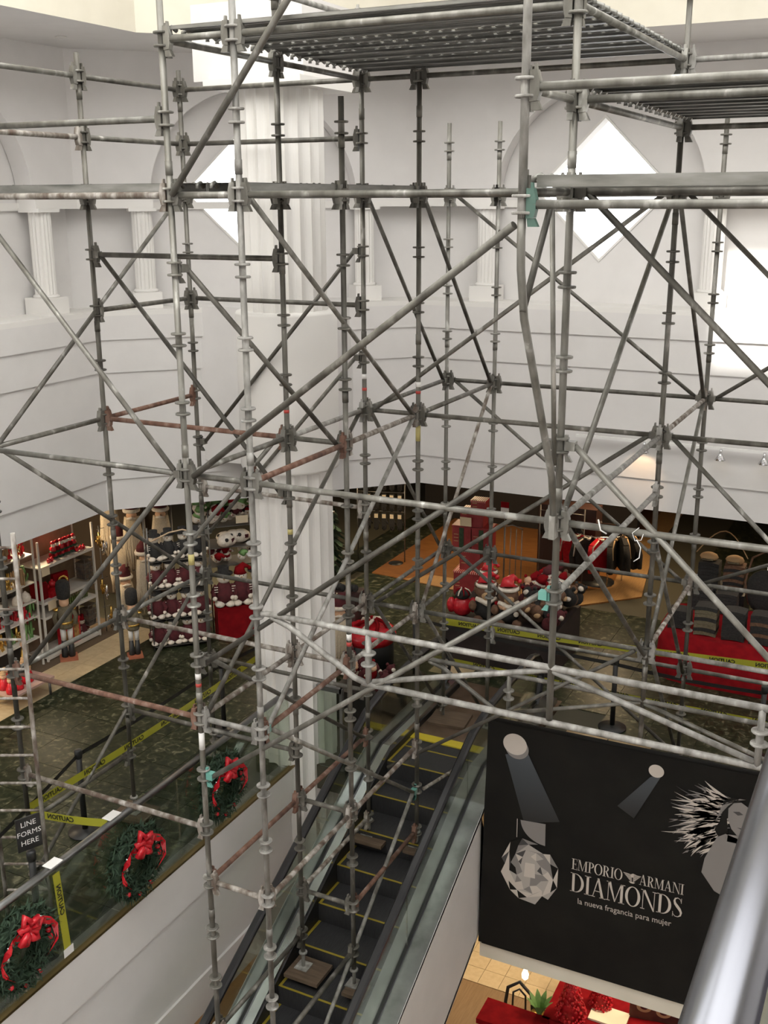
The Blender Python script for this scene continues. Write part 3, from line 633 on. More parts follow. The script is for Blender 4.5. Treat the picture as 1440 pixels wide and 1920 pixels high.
# timber sole boards
def board(x, y, z, sx, sy, label, rz=0.):
    o = MB().cbox((0,0,-.02), (sx, sy, .04)).build('sole_board', BOARD); o.location = (x, y, z); o.rotation_euler = (0, 0, rz); tag(o, label, 'board')
board(GX[1], GY[2], F0+.05, .42, .36, 'dark timber block under the scaffold foot on the marble behind the handrail', .1)
board(GX[2]+.07, GY[2]-.02, -7.80, .40, .34, 'timber board under a scaffold foot on the left side of a lower escalator step')
board(GX[3]+.06, GY[2]-.06, -7.80, .24, .22, 'timber board under a scaffold foot on the right side of a lower escalator step')
board(GX[2]+.05, GY[3]-.04, -7.07, .40, .30, 'timber board under a scaffold foot on the left side of an upper escalator step')
board(GX[3]+.03, GY[3]-.05, -7.05, .26, .22, 'timber board under a scaffold foot on the right side of an upper escalator step')
board(GX[2]+.12, GY[4]-.05, F0+.046, .5, .4, 'timber board under a scaffold foot on the escalator landing', .1)

# ================================================================= GOODS ON THE MIDDLE FLOOR
R45 = PI/4
# --- plush figures (built once, then copied part by part); they face local -y, feet at the origin
def snowman(hat, coat=None):
    coat = coat or MAROON
    r = thing('plush_snowman', (0,0,0), 'x', 'plush toy')
    MB().lathe([(.05,.05),(.125,.06),(.14,.16),(.11,.27),(.07,.33),(.03,.34)], (0,0,0), None, 14).build('coat', coat, r)
    MB().ball((0,-.01,.40), (.095,.085,.085), None, 12, 8).build('head', FLUFF, r)
    if hat == 'top': MB().lathe([(.13,.455),(.13,.47),(.075,.475),(.08,.56),(.03,.565)], (0,0,0), None, 14).build('hat', DKFAB, r)
    else: MB().tube([(0,0,.44),(.0,0,.50),(.05,0,.55),(.12,.0,.52)], .05, None, 10, True, [.092,.075,.045,.02]).ball((.13,0,.50), .03).build('hat', RED, r)
    for s in (-1, 1):
        MB().ball((s*.072,-.06,.045), (.076,.125,.05), None, 12, 6).build('foot', FLUFF, r)
        MB().tube([(s*.10,-.02,.29),(s*.16,-.06,.21),(s*.14,-.11,.15)], .035, None, 8, True, [.04,.038,.03]).build('arm', coat, r); MB().ball((s*.14,-.13,.14), .034).build('mitten', FLUFF, r)
    q = MB()
    for k in range(3): q.cbox((-.115,-.085,.22+.035*k), (.05,.012,.009), FLUFF)
    q.tube([(0,-.09,.405),(0,-.135,.40)], .012, TAN, 6, True, [.014,.003]); q.ball((-.03,-.092,.43), .008, BLACK, 6, 4); q.ball((.03,-.092,.43), .008, BLACK, 6, 4)
    q.build('trim', None, r)['kind'] = 'stuff'
    return r
protoA = snowman('top'); protoB = snowman('cap'); protoC = snowman('top', DKFAB)
def place(proto, used, loc, rz, label, s, group=None):
    if proto.name not in used: used[proto.name] = 1; o = proto; o.location = loc; o.rotation_euler = (0,0,rz); o['label'] = label
    else: o = copy_tree(proto, loc, rz, label)
    o.scale = (s, s, s)
    if group: o['group'] = group
    return o
used = {}
def chamfer(u, v, z, o=(-9.72, 12.38)):   # u along the angled shopfront, v into the shop
    return (o[0]+H2*u-H2*v, o[1]+H2*u+H2*v, z)
# wire rack of maroon snowmen, four rows
rk = thing('wire_rack', chamfer(0,0,F0), 'tall dark wire rack of maroon plush snowmen beside the bearded hats', 'rack', None, R45)
for z in (.06, .5, .98, 1.42): MB().box((-.42,-.12,z-.012), (.42,.36,z)).build('shelf', WIRE, rk)
for x in (-.42, .42):
    for y in (-.12, .36): MB().tube([(x,y,0),(x,y,1.95)], .011, None, 8).build('post', WIRE, rk)
MB().tube([(-.42,-.12,1.72),(-.1,-.12,1.85),(.1,-.12,1.88),(.42,-.12,1.76)], .012, None, 8).build('arched_rail', noisy('cane', [(.5,.36,.22),(.6,.45,.3)], 10), rk)
rows = [(.06, 'bottom', 'top'), (.5, 'second lowest', 'top'), (.98, 'second highest', 'top'), (1.42, 'top', 'top')]
for z, nm, h in rows:
    for i in range(4):
        place(protoC if nm == 'top' else protoA, used, chamfer(-.32+.215*i, random.uniform(-.03,.03), F0+z), R45+random.uniform(-.3,.3), ('leftmost','second','third','rightmost')[i]+(' black' if nm == 'top' else ' maroon')+' plush snowman in top hat on the %s shelf of the wire rack' % nm, .82, 'snowmen on the %s rack shelf' % nm)
# red riser with three big snowmen and the pile above it
ri = MB().box((-.40,-.14,0), (.40,.2,.52)).box((-.41,-.15,.5), (.41,.2,.525)).build('cloth_riser', RED); ri.location = chamfer(.98,.12,F0); ri.rotation_euler = (0,0,R45); tag(ri, 'low display riser draped in plain red cloth left of the fluted column', 'riser')
for i in range(3): place(protoA if i != 1 else protoB, used, chamfer(.98-.26+.26*i, .12, F0+.525), R45+.1*(i-1), ('left', 'middle, red-capped', 'right')[i]+ ' big plush snowman standing on the red riser', 1.12)
sr = thing('wire_rack', chamfer(.98,.35,F0), 'wire rack heaped with white and red plush heads behind the red riser', 'rack', None, R45)
for x in (-.42, .42):
    for y in (0, .5): MB().tube([(x,y,0),(x,y,2.0)], .011, None, 8).build('post', WIRE, sr)
for z in (1.08, 1.38, 1.72): MB().box((-.42,0,z-.012), (.42,.5,z)).build('shelf', WIRE, sr)
MB().cbox((.1,-.03,1.82), (.19,.008,.12)).build('price_card', TAG, sr)
def softhead(c1, c2):
    q = MB(); q.ball((0,0,.07), (.085,.075,.075), FLUFF, 10, 6); q.tube([(0,0,.11),(.01,0,.16),(.06,0,.19),(.11,0,.16)], .05, c1, 8, True, [.08,.065,.035,.015]); q.ball((.12,0,.15), .026, FLUFF, 6, 4); q.cbox((0,-.075,.07), (.02,.012,.02), c2)
    return q.mesh('plush_doll', None)
heads = [softhead(RED, TAN), softhead(LEAF, TAN), softhead(DKFAB, TAN), softhead(MAROON, RED)]
def pile(n, fn, z0, dz, meshes, label, group, s=1., cat='plush toy', name='plush_doll', tilt=.5):
    for i in range(n):
        o = bpy.data.objects.new(name, random.choice(meshes)); COL.objects.link(o); x, y, z = fn(); o.location = (x, y, z)
        o.rotation_euler = (random.uniform(-tilt,tilt), random.uniform(-tilt,tilt), R45+random.uniform(-.8,.8)); k = s*random.uniform(.85,1.15); o.scale = (k,k,k); tag(o, label, cat, group)
pile(34, lambda: chamfer(.98+random.uniform(-.62,.36), random.uniform(.36,.75), F0+1.72+random.uniform(0,.34)), 0, 0, heads, 'small white plush head in a cap heaped on the top plush shelf', 'plush heads heaped on the top shelf', 1.)
pile(11, lambda: chamfer(.98+random.uniform(-.34,.34), random.uniform(.36,.6), F0+1.08+random.uniform(0,.14)), 0, 0, heads, 'small white plush head in a red cap heaped behind the three big snowmen', 'plush heads behind the big snowmen', .95)
wp = []
for k in range(2):
    q = MB(); q.ball((0,0,.09), (.16,.11,.095), FLUFF, 12, 6); q.cbox((.02,-.105,.10), (.06,.012,.05), MAROON); q.ball((-.09,-.08,.13), .028, DKFAB, 6, 4); wp.append(q.mesh('plush_pillow', None))
pile(6, lambda: chamfer(.98+random.uniform(-.3,.3), random.uniform(.36,.5), F0+1.39+random.uniform(0,.1)), 0, 0, wp, 'white plush pillow with dark patches on the middle plush shelf', 'white pillows on the middle plush shelf', 1., 'pillow', 'plush_pillow', .15)
# --- hanging Father Christmas hats with long beards
def santa():
    r = thing('bearded_hat', (0,0,0), 'x', 'decoration')
    MB().tube([(0,0,.0),(0,.0,.09),(.03,0,.17),(.09,0,.19),(.13,0,.13)], .1, None, 12, True, [.115,.10,.06,.035,.012]).build('hat', MAROON, r)
    MB().lathe([(.11,-.03),(.135,-.02),(.14,.01),(.125,.035),(.10,.03)], (0,0,0), None, 16).build('brim', FLUFF, r)
    MB().ball((0,-.045,-.075), (.085,.06,.065), None, 12, 6).ball((0,-.11,-.085), .02).build('face', SKIN, r)
    MB().tube([(-.07,-.10,-.115),(0,-.125,-.10),(.07,-.10,-.115)], .02, None, 8, True, [.012,.026,.012]).build('moustache', FLUFF, r)
    q = MB(); n = 26
    for i in range(n):
        a = -PI*.05-PI*.9*i/(n-1)
        x0, y0 = .10*math.cos(a), .07*math.sin(a); L = random.uniform(.72, .95)
        q.tube([(x0,y0,-.10),(x0*1.25,y0*1.25-.015,-.32),(x0*1.45+random.uniform(-.02,.02),y0*1.2-.01,-.6),(x0*1.3+random.uniform(-.03,.03),y0*.9,-.1-L)], .02, None, 5, True, [.020,.026,.022,.006])
    q.build('beard', FUR, r); return r
ps = santa(); su = {}
hang = [(-11.0,12.95,-4.72,'uppermost, under the fascia'), (-11.33,12.98,-5.22,'left, second from the top'), (-11.2,12.9,-5.86,'lowest, above the toy soldier'), (-10.78,12.9,-5.38,'right, cap turned sideways'), (-11.55,13.05,-4.62,'far left, half behind the fascia'), (-10.5,13.05,-4.66,'far right, nearest the snowman rack')]
for x, y, z, nm in hang: place(ps, su, (x, y, z), R45+random.uniform(-.25,.25), 'dark red hat with a long cream beard hanging '+nm, 1.)
rk = thing('hanging_rail', (-11, 13.1, F0), 'grey upright rail carrying the bearded hats', 'rack')
for x in (-.62, .05, .6): MB().tube([(x,.08,0),(x,.08,2.0)], .014, None, 8).build('post', WIRE, rk)
for z in (.75, 1.2, 1.45, 1.9): MB().tube([(-.65,.04,z),(.62,.04,z)], .009, None, 8).build('rail', WIRE, rk)
# --- toy soldiers
def soldier(loc, label, s):
    r = thing('toy_soldier', loc, label, 'nutcracker', None, R45); r.scale = (s,s,s)
    MB().box((-.13,-.13,0), (.13,.13,.035)).build('base', noisy('soldier_base', [(.3,.09,.05),(.4,.14,.07)], 6), r)
    for x in (-.05, .05): MB().lathe([(.045,.035),(.05,.06),(.038,.30)], (x,0,0), None, 10).build('boot', BLACK, r); MB().lathe([(.036,.30),(.045,.52)], (x,0,0), None, 10).build('leg', WHITE, r)
    MB().lathe([(.10,.50),(.11,.53),(.095,.62),(.115,.80),(.06,.84)], (0,0,0), None, 14).build('coat', MAROON if s > 1 else OLIVE, r)
    MB().lathe([(.113,.58),(.116,.585),(.116,.605),(.113,.61)], (0,0,0), None, 14).build('belt', GOLD, r)
    for x in (-1, 1): MB().tube([(x*.10,0,.79),(x*.15,-.01,.68),(x*.13,-.03,.55)], .035, None, 8).build('arm', MAROON if s > 1 else OLIVE, r); MB().lathe([(.05,.78),(.055,.80),(.02,.82)], (x*.11,0,0), None, 10).build('epaulette', GOLD, r)
    MB().lathe([(.05,.83),(.07,.87),(.07,.95),(.05,.97)], (0,0,0), None, 12).cbox((0,-.07,.90), (.02,.03,.02)).build('head', SKIN, r)
    MB().lathe([(.07,.955),(.095,.97),(.105,1.10),(.10,1.20),(.06,1.24)], (0,0,0), None, 14).build('busby', DKFAB, r)
soldier((-10.08, 11.72, F0), 'wooden toy soldier with white legs and black busby on the tile edge', .87)
soldier((-10.92, 11.22, F0), 'larger dark red toy soldier in a black busby before the white shelves', 1.0)
# --- white shelving of ornaments
su_ = thing('shelf_unit', (-11.3, 11.55, F0), 'white four-shelf metal display unit of Christmas ornaments', 'shelf')
SX, SY = .2, .57
for x in (-SX, SX):
    for y in (-SY, SY): MB().box((x-.014,y-.014,0), (x+.014,y+.014,1.86)).build('post', SHELFW, su_)
SHZ = [.06, .69, .92, 1.46]
for z in SHZ: MB().box((-SX,-SY,z-.02), (SX,SY,z)).box((SX-.005,-SY,z-.035), (SX+.012,SY,z+.008)).build('shelf', SHELFW, su_)
for y, z in ((-.47,1.40),(-.40,.85)): MB().box((SX+.014,y-.08,z-.07), (SX+.02,y+.08,z+.07)).build('price_card', TAG, su_)
MB().box((-SX-.01,-SY,.0), (-SX,SY,1.8)).build('back_panel', noisy('shelf_back', [(.15,.10,.06),(.22,.15,.1)], 5), su_)
def at_shelf(y, z, x=.0): return (-11.3+x, 11.55+y, F0+z)
sm = []
for c in (RED, CRIM):
    q = MB(); q.ball((0,0,.055), (.05,.045,.06), c, 8, 6); q.ball((.01,0,.125), .034, FLUFF, 8, 5); q.ball((.0,0,.16), (.036,.036,.03), c, 8, 5); q.ball((0,0,.02), (.06,.055,.03), GREEN, 8, 5); sm.append(q.mesh('santa_ornament', None))
for i in range(14):
    o = link('santa_ornament', sm[i % 2]); o.location = at_shelf(-.16+.07*(i % 7)+random.uniform(-.02,.02), 1.46+.11*(i//7), .05+.06*(i//7)); tag(o, 'small red and white santa ornament bunched on the top white shelf', 'ornament', 'santa ornaments on the top shelf')
me = MB().ball((0,0,.035), .035, None, 10, 6).lathe([(.012,.068),(.012,.08)], (0,0,0), None, 8).mesh('bauble', CRIM)
for y in (-.30, -.24, .30, .38, .44): o = link('bauble', me); o.location = at_shelf(y, 1.46, .13); tag(o, 'glossy red bauble lying on the front of the top white shelf', 'bauble', 'red baubles on the top shelf')
def gift_box(loc, d, m, label, rz=0., lid=None, cat='box'):
    r = thing('gift_box', loc, label, cat, None, rz)
    MB().box((-d[0]/2,-d[1]/2,0), (d[0]/2,d[1]/2,d[2])).build('body', m, r); MB().box((-d[0]/2-.008,-d[1]/2-.008,d[2]-.02), (d[0]/2+.008,d[1]/2+.008,d[2]+.012)).build('lid', lid or m, r); return r
gift_box(at_shelf(-.42,.92), (.2,.16,.22), RED, 'red gift box at the left end of the second white shelf'); gift_box(at_shelf(-.24,.92,.06), (.16,.18,.09), CRIM, 'flat glossy red box beside the left end of the second white shelf')
for i, y in enumerate((-.30, -.17)): o = link('bauble', me); o.location = at_shelf(y, 1.02+.13*i*0, .02); o.scale = (1.6,)*3; tag(o, 'big red bauble standing behind the boxes on the second white shelf', 'bauble', 'big baubles on the second shelf')
r = thing('wreath_box', at_shelf(.02,.92,.02), 'red window box holding a small golden wreath on the second white shelf', 'box', None, PI/2-.2)
MB().prism([(-.03,0),(.08,0),(.06,.27),(.0,.27)], 0, -.13, .13).build('box', RED, r)
q = MB()
for i in range(20): a = 2*PI*i/20; q.ball((.08*math.cos(a), -.042+.0, .14+.08*math.sin(a)), .022, None, 6, 4)
q.build('gold_wreath', GOLD, r)
me_b = MB().lathe([(.018,0),(.02,.08),(.008,.11),(.008,.135)], (0,0,0), None, 8).mesh('bottle', noisy('green_glass', [(.08,.12,.03),(.16,.2,.06)], 6, 2, .2))
for i in range(12): o = link('bottle', me_b); o.location = at_shelf(-.14+.052*i, .69, .12); tag(o, 'small green bottle in the row on the third white shelf', 'bottle', 'green bottles on the third shelf')
for i, (y, s) in enumerate(((-.06,.9), (.12,1.15))):
    r = gift_box(at_shelf(y,.06,.06), (.15*s,.15*s,.33*s), CRIM, ('low', 'tall')[i]+' red lantern box with a window on the bottom white shelf', PI/2, None, 'lantern'); MB().box((-.05*s,-.078*s,.06), (.05*s,-.074*s,.26*s)).build('window', noisy('lantern_scene', [(.1,.05,.02),(.6,.35,.12)], 20), r)
place(protoB, used, at_shelf(.34,.06,.05), PI/2, 'small plush snowman in a red cap at the right end of the bottom white shelf', .6)
# wire baskets on the unit's end, gold garlands
for i, z in enumerate((.98, .22)):
    r = thing('wire_basket', at_shelf(.47,z,.08), ('upper', 'lower')[i]+' wire cage of dark goods at the right end of the white shelves', 'basket')
    for k in range(5): MB().box((-.1,-.09,.08*k), (.1,.09,.08*k+.006)).build('wire_frame', WIRE, r)
    for yy in (-.09, 0, .09): MB().box((.096,yy-.003,0), (.102,yy+.003,.34)).build('wire', WIRE, r)
    MB().box((-.09,-.08,.01), (.085,.08,.26)).build('goods', noisy('mixed_goods', [(.03,.03,.03),(.2,.14,.1)], 14), r)
gm = []
for c in (GOLD, SILVER, CRIM, LEAF, TAN):
    q = MB()
    for i in range(9): a = random.uniform(0, 2*PI); q.ball((random.uniform(-.05,.05), random.uniform(-.04,.04), random.uniform(-.16,.02)), (.012,.012,random.uniform(.02,.05)), None, 6, 4)
    q.tube([(0,0,.06),(.0,0,-.06),(.01,0,-.18)], .02, None, 5); gm.append(q.mesh('garland', c))
for i, (x, y, z) in enumerate(((-11.1,12.28,-4.98),(-11.08,12.34,-5.12),(-11.1,12.26,-5.74),(-11.05,12.3,-5.84),(-11.02,12.33,-6.2),(-11.06,12.36,-6.34))):
    o = link('garland', gm[i % 2]); o.location = (x,y,z); o.rotation_euler = (0,0,i); tag(o, 'gilt ornament cluster hanging off the right end of the white shelves', 'ornament', 'gilt clusters at the shelf end')
hp = thing('peg_rail', (-11.12, 12.3, F0), 'thin wire stand with pegs at the right end of the white shelves', 'rack')
MB().tube([(0,0,0),(0,0,1.75)], .008, None, 8).build('post', WIRE, hp)
for z in (1.7, .9, .42): MB().tube([(0,-.04,z),(.03,.09,z)], .005, None, 6).build('peg', WIRE, hp)
# second unit further left, half hidden behind the ladder
lu = thing('shelf_unit', (-11.3, 10.42, F0), 'white shelf unit packed with mixed ornaments behind the ladder', 'shelf')
for y in (-.5, .46):
    for x in (-SX, SX): MB().box((x-.012,y-.012,0), (x+.012,y+.012,1.95)).build('post', SHELFW, lu)
for z in (.45, .78, 1.02, 1.3, 1.72): MB().box((-SX,-.5,z-.015), (SX,.46,z)).build('shelf', SHELFW, lu)
MB().box((-SX-.01,-.5,0), (-SX,.46,1.9)).build('back_panel', DKWALL, lu)
def lu_at(y, z, x=.1): return (-11.3+x, 10.42+y, F0+z)
me_c = MB().lathe([(.075,0),(.08,.05),(.06,.11),(.02,.14),(.015,.155)], (0,0,0), None, 12).mesh('ceramic_jar', FLUFF)
for y in (-.36, -.18, .18, .34): o = link('ceramic_jar', me_c); o.location = lu_at(y, 1.02); tag(o, 'round cream ceramic jar on the shelf behind the ladder', 'jar', 'cream jars behind the ladder')
for z, lab in ((1.3,'upper'), (.78,'middle'), (.45,'lower'), (1.72,'top')):
    for i in range(8):
        o = link('ornament', gm[random.randrange(5)]); o.location = lu_at(-.42+.115*i, z+.17, .08+random.uniform(-.04,.06)); o.rotation_euler = (0,0,random.uniform(0,6)); o.scale = (1.2,)*3; tag(o, 'small mixed ornament packed on the %s shelf of the unit behind the ladder' % lab, 'ornament', 'ornaments on the %s shelf behind the ladder' % lab)
r = thing('dressed_doll', lu_at(.1,.08,.2), 'gold-robed doll hanging on the shelf unit behind the ladder', 'doll'); MB().lathe([(.09,0),(.07,.12),(.035,.3),(.03,.33)], (0,0,0), None, 12).build('robe', GOLD, r); MB().ball((0,0,.38), .045).build('head', SKIN, r)
# low table of carollers
r = thing('low_table', (-10.55, 9.85, F0), 'low pink-topped table of small figurines behind the ladder', 'table'); MB().cbox((0,0,.25), (.6,.75,.03)).build('table_top', noisy('pink_top', [(.4,.25,.2),(.5,.33,.28)], 5), r)
for x in (-.25,.25):
    for y in (-.32,.32): MB().tube([(x,y,0),(x,y,.24)], .018, None, 8).build('leg', WIRE, r)
q = MB(); q.lathe([(.06,0),(.065,.03),(.04,.12),(.02,.14)], (0,0,0), CRIM, 10); q.ball((0,0,.165), .04, SKIN, 8, 6); q.ball((0,.0,.195), (.038,.038,.02), TAN, 8, 5); me = q.mesh('figurine', None)
for i in range(13): o = link('figurine', me); o.location = (-10.55+random.uniform(-.22,.22), 9.55+.048*i, F0+.267+.0); o.scale = (1.1,)*3; tag(o, 'small red-coated figurine crowded on the low table behind the ladder', 'figurine', 'figurines on the low table')
# --- bears' table
bt = MB().box((-.85,-.55,0), (.85,.75,.68)).build('display_table', noisy('dark_cloth', [(.016,.012,.012),(.03,.02,.02)], 8)); bt.location = (-5.05, 14.2, F0); tag(bt, 'table under a dark cloth heaped with plush bears', 'table')
def bear():
    r = thing('plush_bear', (0,0,0), 'x', 'plush toy')
    MB().ball((0,0,.13), (.12,.10,.13), None, 12, 8).build('body', DKFAB, r)
    MB().ball((0,-.02,.31), (.10,.09,.09), None, 12, 8).ball((-.085,0,.37), .032).ball((.085,0,.37), .032).build('head', BROWN, r)
    MB().ball((0,-.10,.285), (.05,.035,.04), None, 10, 6).build('muzzle', TAN, r); MB().ball((0,-.135,.30), .014, None, 6, 4).build('nose', BLACK, r)
    MB().tube([(-.10,-.05,.245),(0,-.10,.215),(.10,-.05,.245)], .03, None, 8, True, [.02,.036,.02]).build('ruff', FLUFF, r)
    MB().lathe([(.098,.36),(.106,.375),(.10,.395),(.085,.39)], (0,-.01,0), None, 14).build('hat_brim', FLUFF, r); MB().tube([(0,0,.385),(.0,.02,.44),(.05,.04,.47),(.1,.04,.44)], .05, None, 10, True, [.09,.06,.035,.012]).ball((.11,.04,.43), .024).build('hat', CRIM, r)
    for s in (-1, 1): MB().ball((s*.13,-.05,.17), (.04,.06,.05), None, 8, 6).build('arm', BROWN, r); MB().ball((s*.08,-.10,.04), (.05,.07,.04), None, 8, 6).build('foot', BROWN, r)
    MB().ball((.07,-.1,.14), (.028,.01,.028), None, 8, 4).build('badge', FLUFF, r); return r
pb = bear(); bu = {}
TB = F0+.68
for x, y, z, s, lab in ((-5.28,13.78,TB,1.1,'front row, beside the red jumper'), (-4.93,13.76,TB,1.1,'front row, second from the red jumper'), (-5.36,14.08,TB+.16,.95,'standing behind the first bear')): place(pb, bu, (x,y,z), .45, 'brown plush bear in a Santa hat, '+lab, s*1.35)
q = thing('red_jumper_display', (-5.66, 13.82, TB), 'puffy red jumper with a striped knit hat at the left end of the bear table', 'clothing', None, .4)
MB().ball((0,0,.14), (.16,.12,.15), None, 12, 8).ball((-.16,0,.16), (.07,.08,.12), None, 8, 6).ball((.16,0,.16), (.07,.08,.12), None, 8, 6).build('jumper', CRIM, q)
k = MB().ball((0,0,.33), (.12,.11,.085), DKFAB, 14, 8)
for i in range(9): a = 2*PI*i/9; k.tube([(.125*math.cos(a),.115*math.sin(a),.33),(.09*math.cos(a),.083*math.sin(a),.39),(.03*math.cos(a),.03*math.sin(a),.418)], .011, RED if i % 3 else FLUFF, 5)
k.build('striped_hat', None, q)
tm = []
for c, d in ((BROWN, TAN), (DKFAB, FLUFF), (MAROON, FLUFF), (RED, SKIN)):
    k = MB(); k.ball((0,0,.08), (.09,.08,.085), c, 10, 6); k.ball((0,-.05,.17), (.065,.06,.06), c if c != RED else d, 10, 6); k.ball((0,-.105,.16), (.035,.025,.028), d, 8, 5); k.ball((.055,-.03,.22), .024, c, 6, 4); k.ball((-.055,-.03,.22), .024, c, 6, 4); tm.append(k.mesh('plush_animal', None))
pile(44, lambda: (random.uniform(-4.95,-4.28), random.uniform(13.72,14.85), TB+random.uniform(0,.1)+.24*random.random()*(1 if random.random() < .6 else .3)), 0, 0, tm, 'small plush animal in the heap on the right of the bear table', 'plush animals in the heap on the bear table', 1.35, 'plush toy', 'plush_animal', .7)
pile(10, lambda: (random.uniform(-4.9,-4.3), random.uniform(14.5,14.9), TB+.3+random.uniform(0,.16)), 0, 0, [heads[0], heads[3]], 'small white-faced plush in a red cap at the back of the bear table', 'red-capped plush at the back of the bear table', 1.1)
# --- red gift-box display
gb = noisy('dark_red_box', [(.20,.015,.018),(.30,.03,.035)], 6, 4, .5)
stripe = mat('striped_lid', (.5,.02,.03), .5); nt = stripe.node_tree; tc = node(stripe,'ShaderNodeTexCoord'); wv = node(stripe,'ShaderNodeTexWave'); wv.inputs['Scale'].default_value = 9; rp = node(stripe,'ShaderNodeValToRGB'); rp.color_ramp.interpolation = 'CONSTANT'; rp.color_ramp.elements[0].color = (.42,.012,.02,1); rp.color_ramp.elements[1].color = (.75,.6,.5,1); rp.color_ramp.elements[1].position = .72
nt.links.new(tc.outputs['Object'], wv.inputs['Vector']); nt.links.new(wv.outputs['Color'], rp.inputs[0]); nt.links.new(rp.outputs[0], nt.nodes['Principled BSDF'].inputs['Base Color'])
for x, y, z, d, lab, m in ((-6.62,16.55,F0,(.5,.45,.40),'big dark red gift box with a striped lid at the foot of the box tower',0), (-6.62,16.6,F0+.412,(.36,.36,.34),'dark red gift box second from the bottom of the box tower',0), (-6.78,16.6,F0+.764,(.33,.36,.42),'dark red ribboned box in the middle of the tower, left',1), (-6.42,16.6,F0+.764,(.33,.36,.42),'dark red ribboned box in the middle of the tower, right',1), (-6.6,16.6,F0+1.20,(.4,.36,.26),'striped-lidded gift box near the top of the box tower',0), (-6.52,16.65,F0+1.475,(.26,.26,.16),'smallest striped-lidded gift box topping the box tower',0)):
    r = gift_box((x,y,z), d, gb, lab, .1, stripe if not m else gb)
    if m: MB().box((-.04,-d[1]/2-.006,.0), (.04,-d[1]/2,d[2]-.02)).build('ribbon', GREEN, r)
    for kk in range(3): MB().box((-d[0]/2+.03,-d[1]/2-.004,d[2]*.35+.06*kk), (-d[0]/2+.11,-d[1]/2,d[2]*.35+.06*kk+.012)).build('band', TAN, r)
c = MB().box((-.1,-.005,0), (.1,.005,.16)).build('price_card', TAG); c.location = (-6.66, 16.36, F0+1.22); c.rotation_euler = (.1,0,.1); tag(c, 'pale price card propped on the striped gift boxes', 'sign')
c = thing('price_sign', (-6.05, 16.6, F0), 'red-topped price sign on a thin pole right of the box tower', 'sign'); MB().tube([(0,0,0),(0,0,1.5)], .008, None, 6).build('pole', WIRE, c); MB().box((-.07,-.01,1.4), (.07,.0,1.56)).build('card', WHITE, c); MB().box((-.07,-.012,1.56), (.07,.002,1.66)).build('card_top', RED, c)
ws = thing('wire_stand', (-5.85, 16.5, F0), 'grey wire stand of dark goods between the boxes and the glove pegs', 'rack')
for x in (-.15,-.05,.05,.15): MB().tube([(x,0,0),(x,0,1.25)], .008, None, 6).build('post', WIRE, ws)
MB().tube([(-.17,0,1.25),(0,-.05,1.32),(.17,0,1.25)], .01, None, 6).build('arch', WIRE, ws)
o = MB().box((-2.4,-.1,0), (2.2,.1,1.95)).build('display_partition', mat('partition_black', (.012,.010,.009), .8)); o.location = (-6.9, 20.6, F0); tag(o, 'long black display partition closing the back of the orange floor', 'partition')
o = MB().box((-.55,-.2,0), (.5,.2,1.35)).build('display_counter', mat('dark_mahogany', (.035,.014,.010), .5)); o.location = (-5.3, 18.0, F0); tag(o, 'dark brown display counter behind the low glove rack', 'counter')
# --- gloves on pegs
gw = thing('glove_rack', (-8.75, 17.3, F0), 'tall wire rack of black gloves by the corner of the orange floor', 'rack', None, .25)
for x in (-.45,.45): MB().tube([(x,0,0),(x,0,1.85)], .012, None, 8).build('post', WIRE, gw)
for z in (1.75, 1.35, .98): MB().tube([(-.45,0,z),(.45,0,z)], .008, None, 6).build('rail', WIRE, gw)
MB().lathe([(.14,0),(.14,.015),(.02,.02)], (.3,-.1,0), None, 14).build('foot', BLACK, gw)
def glove():
    r = thing('glove', (0,0,0), 'x', 'glove'); q = MB().cbox((0,0,-.13), (.09,.03,.26)).tube([(.04,0,-.14),(.075,0,-.22)], .016, None, 6)
    for k in range(4): q.tube([(-.034+.023*k,0,-.25),(-.034+.023*k,0,-.34+(.02 if k in (0,3) else 0))], .012, None, 6)
    q.build('glove_pair', DKFAB, r); MB().box((-.035,-.022,-.10), (.035,-.017,-.02)).build('tag', TAG, r); return r
pg = glove(); gu = {}
for k, (z, n, lab) in enumerate(((1.73,6,'top'), (1.33,6,'middle'), (.96,6,'bottom'))):
    for i in range(n):
        a = -.38+.15*i; place(pg, gu, (-8.75+a*math.cos(.25), 17.3+a*math.sin(.25)-.03, F0+z), .25+random.uniform(-.2,.2), 'black glove pair with a paper tag on the %s rail of the corner glove rack' % lab, 1., 'gloves on the %s rail' % lab)
gw2 = thing('glove_rack', (-5.35, 17.6, F0), 'low wire rack of black gloves behind the heap of plush', 'rack')
for x in (-.4,.4): MB().tube([(x,0,0),(x,0,1.4)], .012, None, 8).build('post', WIRE, gw2)
MB().tube([(-.4,0,1.3),(.4,0,1.3)], .008, None, 6).build('rail', WIRE, gw2); MB().box((-.12,-.04,1.2), (.1,-.035,1.32)).build('price_card', TAG, gw2)
for i in range(6): place(pg, gu, (-5.68+.13*i, 17.56, F0+1.2), random.uniform(-.2,.2), 'black glove pair hanging on the low rack behind the plush heap', 1., 'gloves on the low rack')
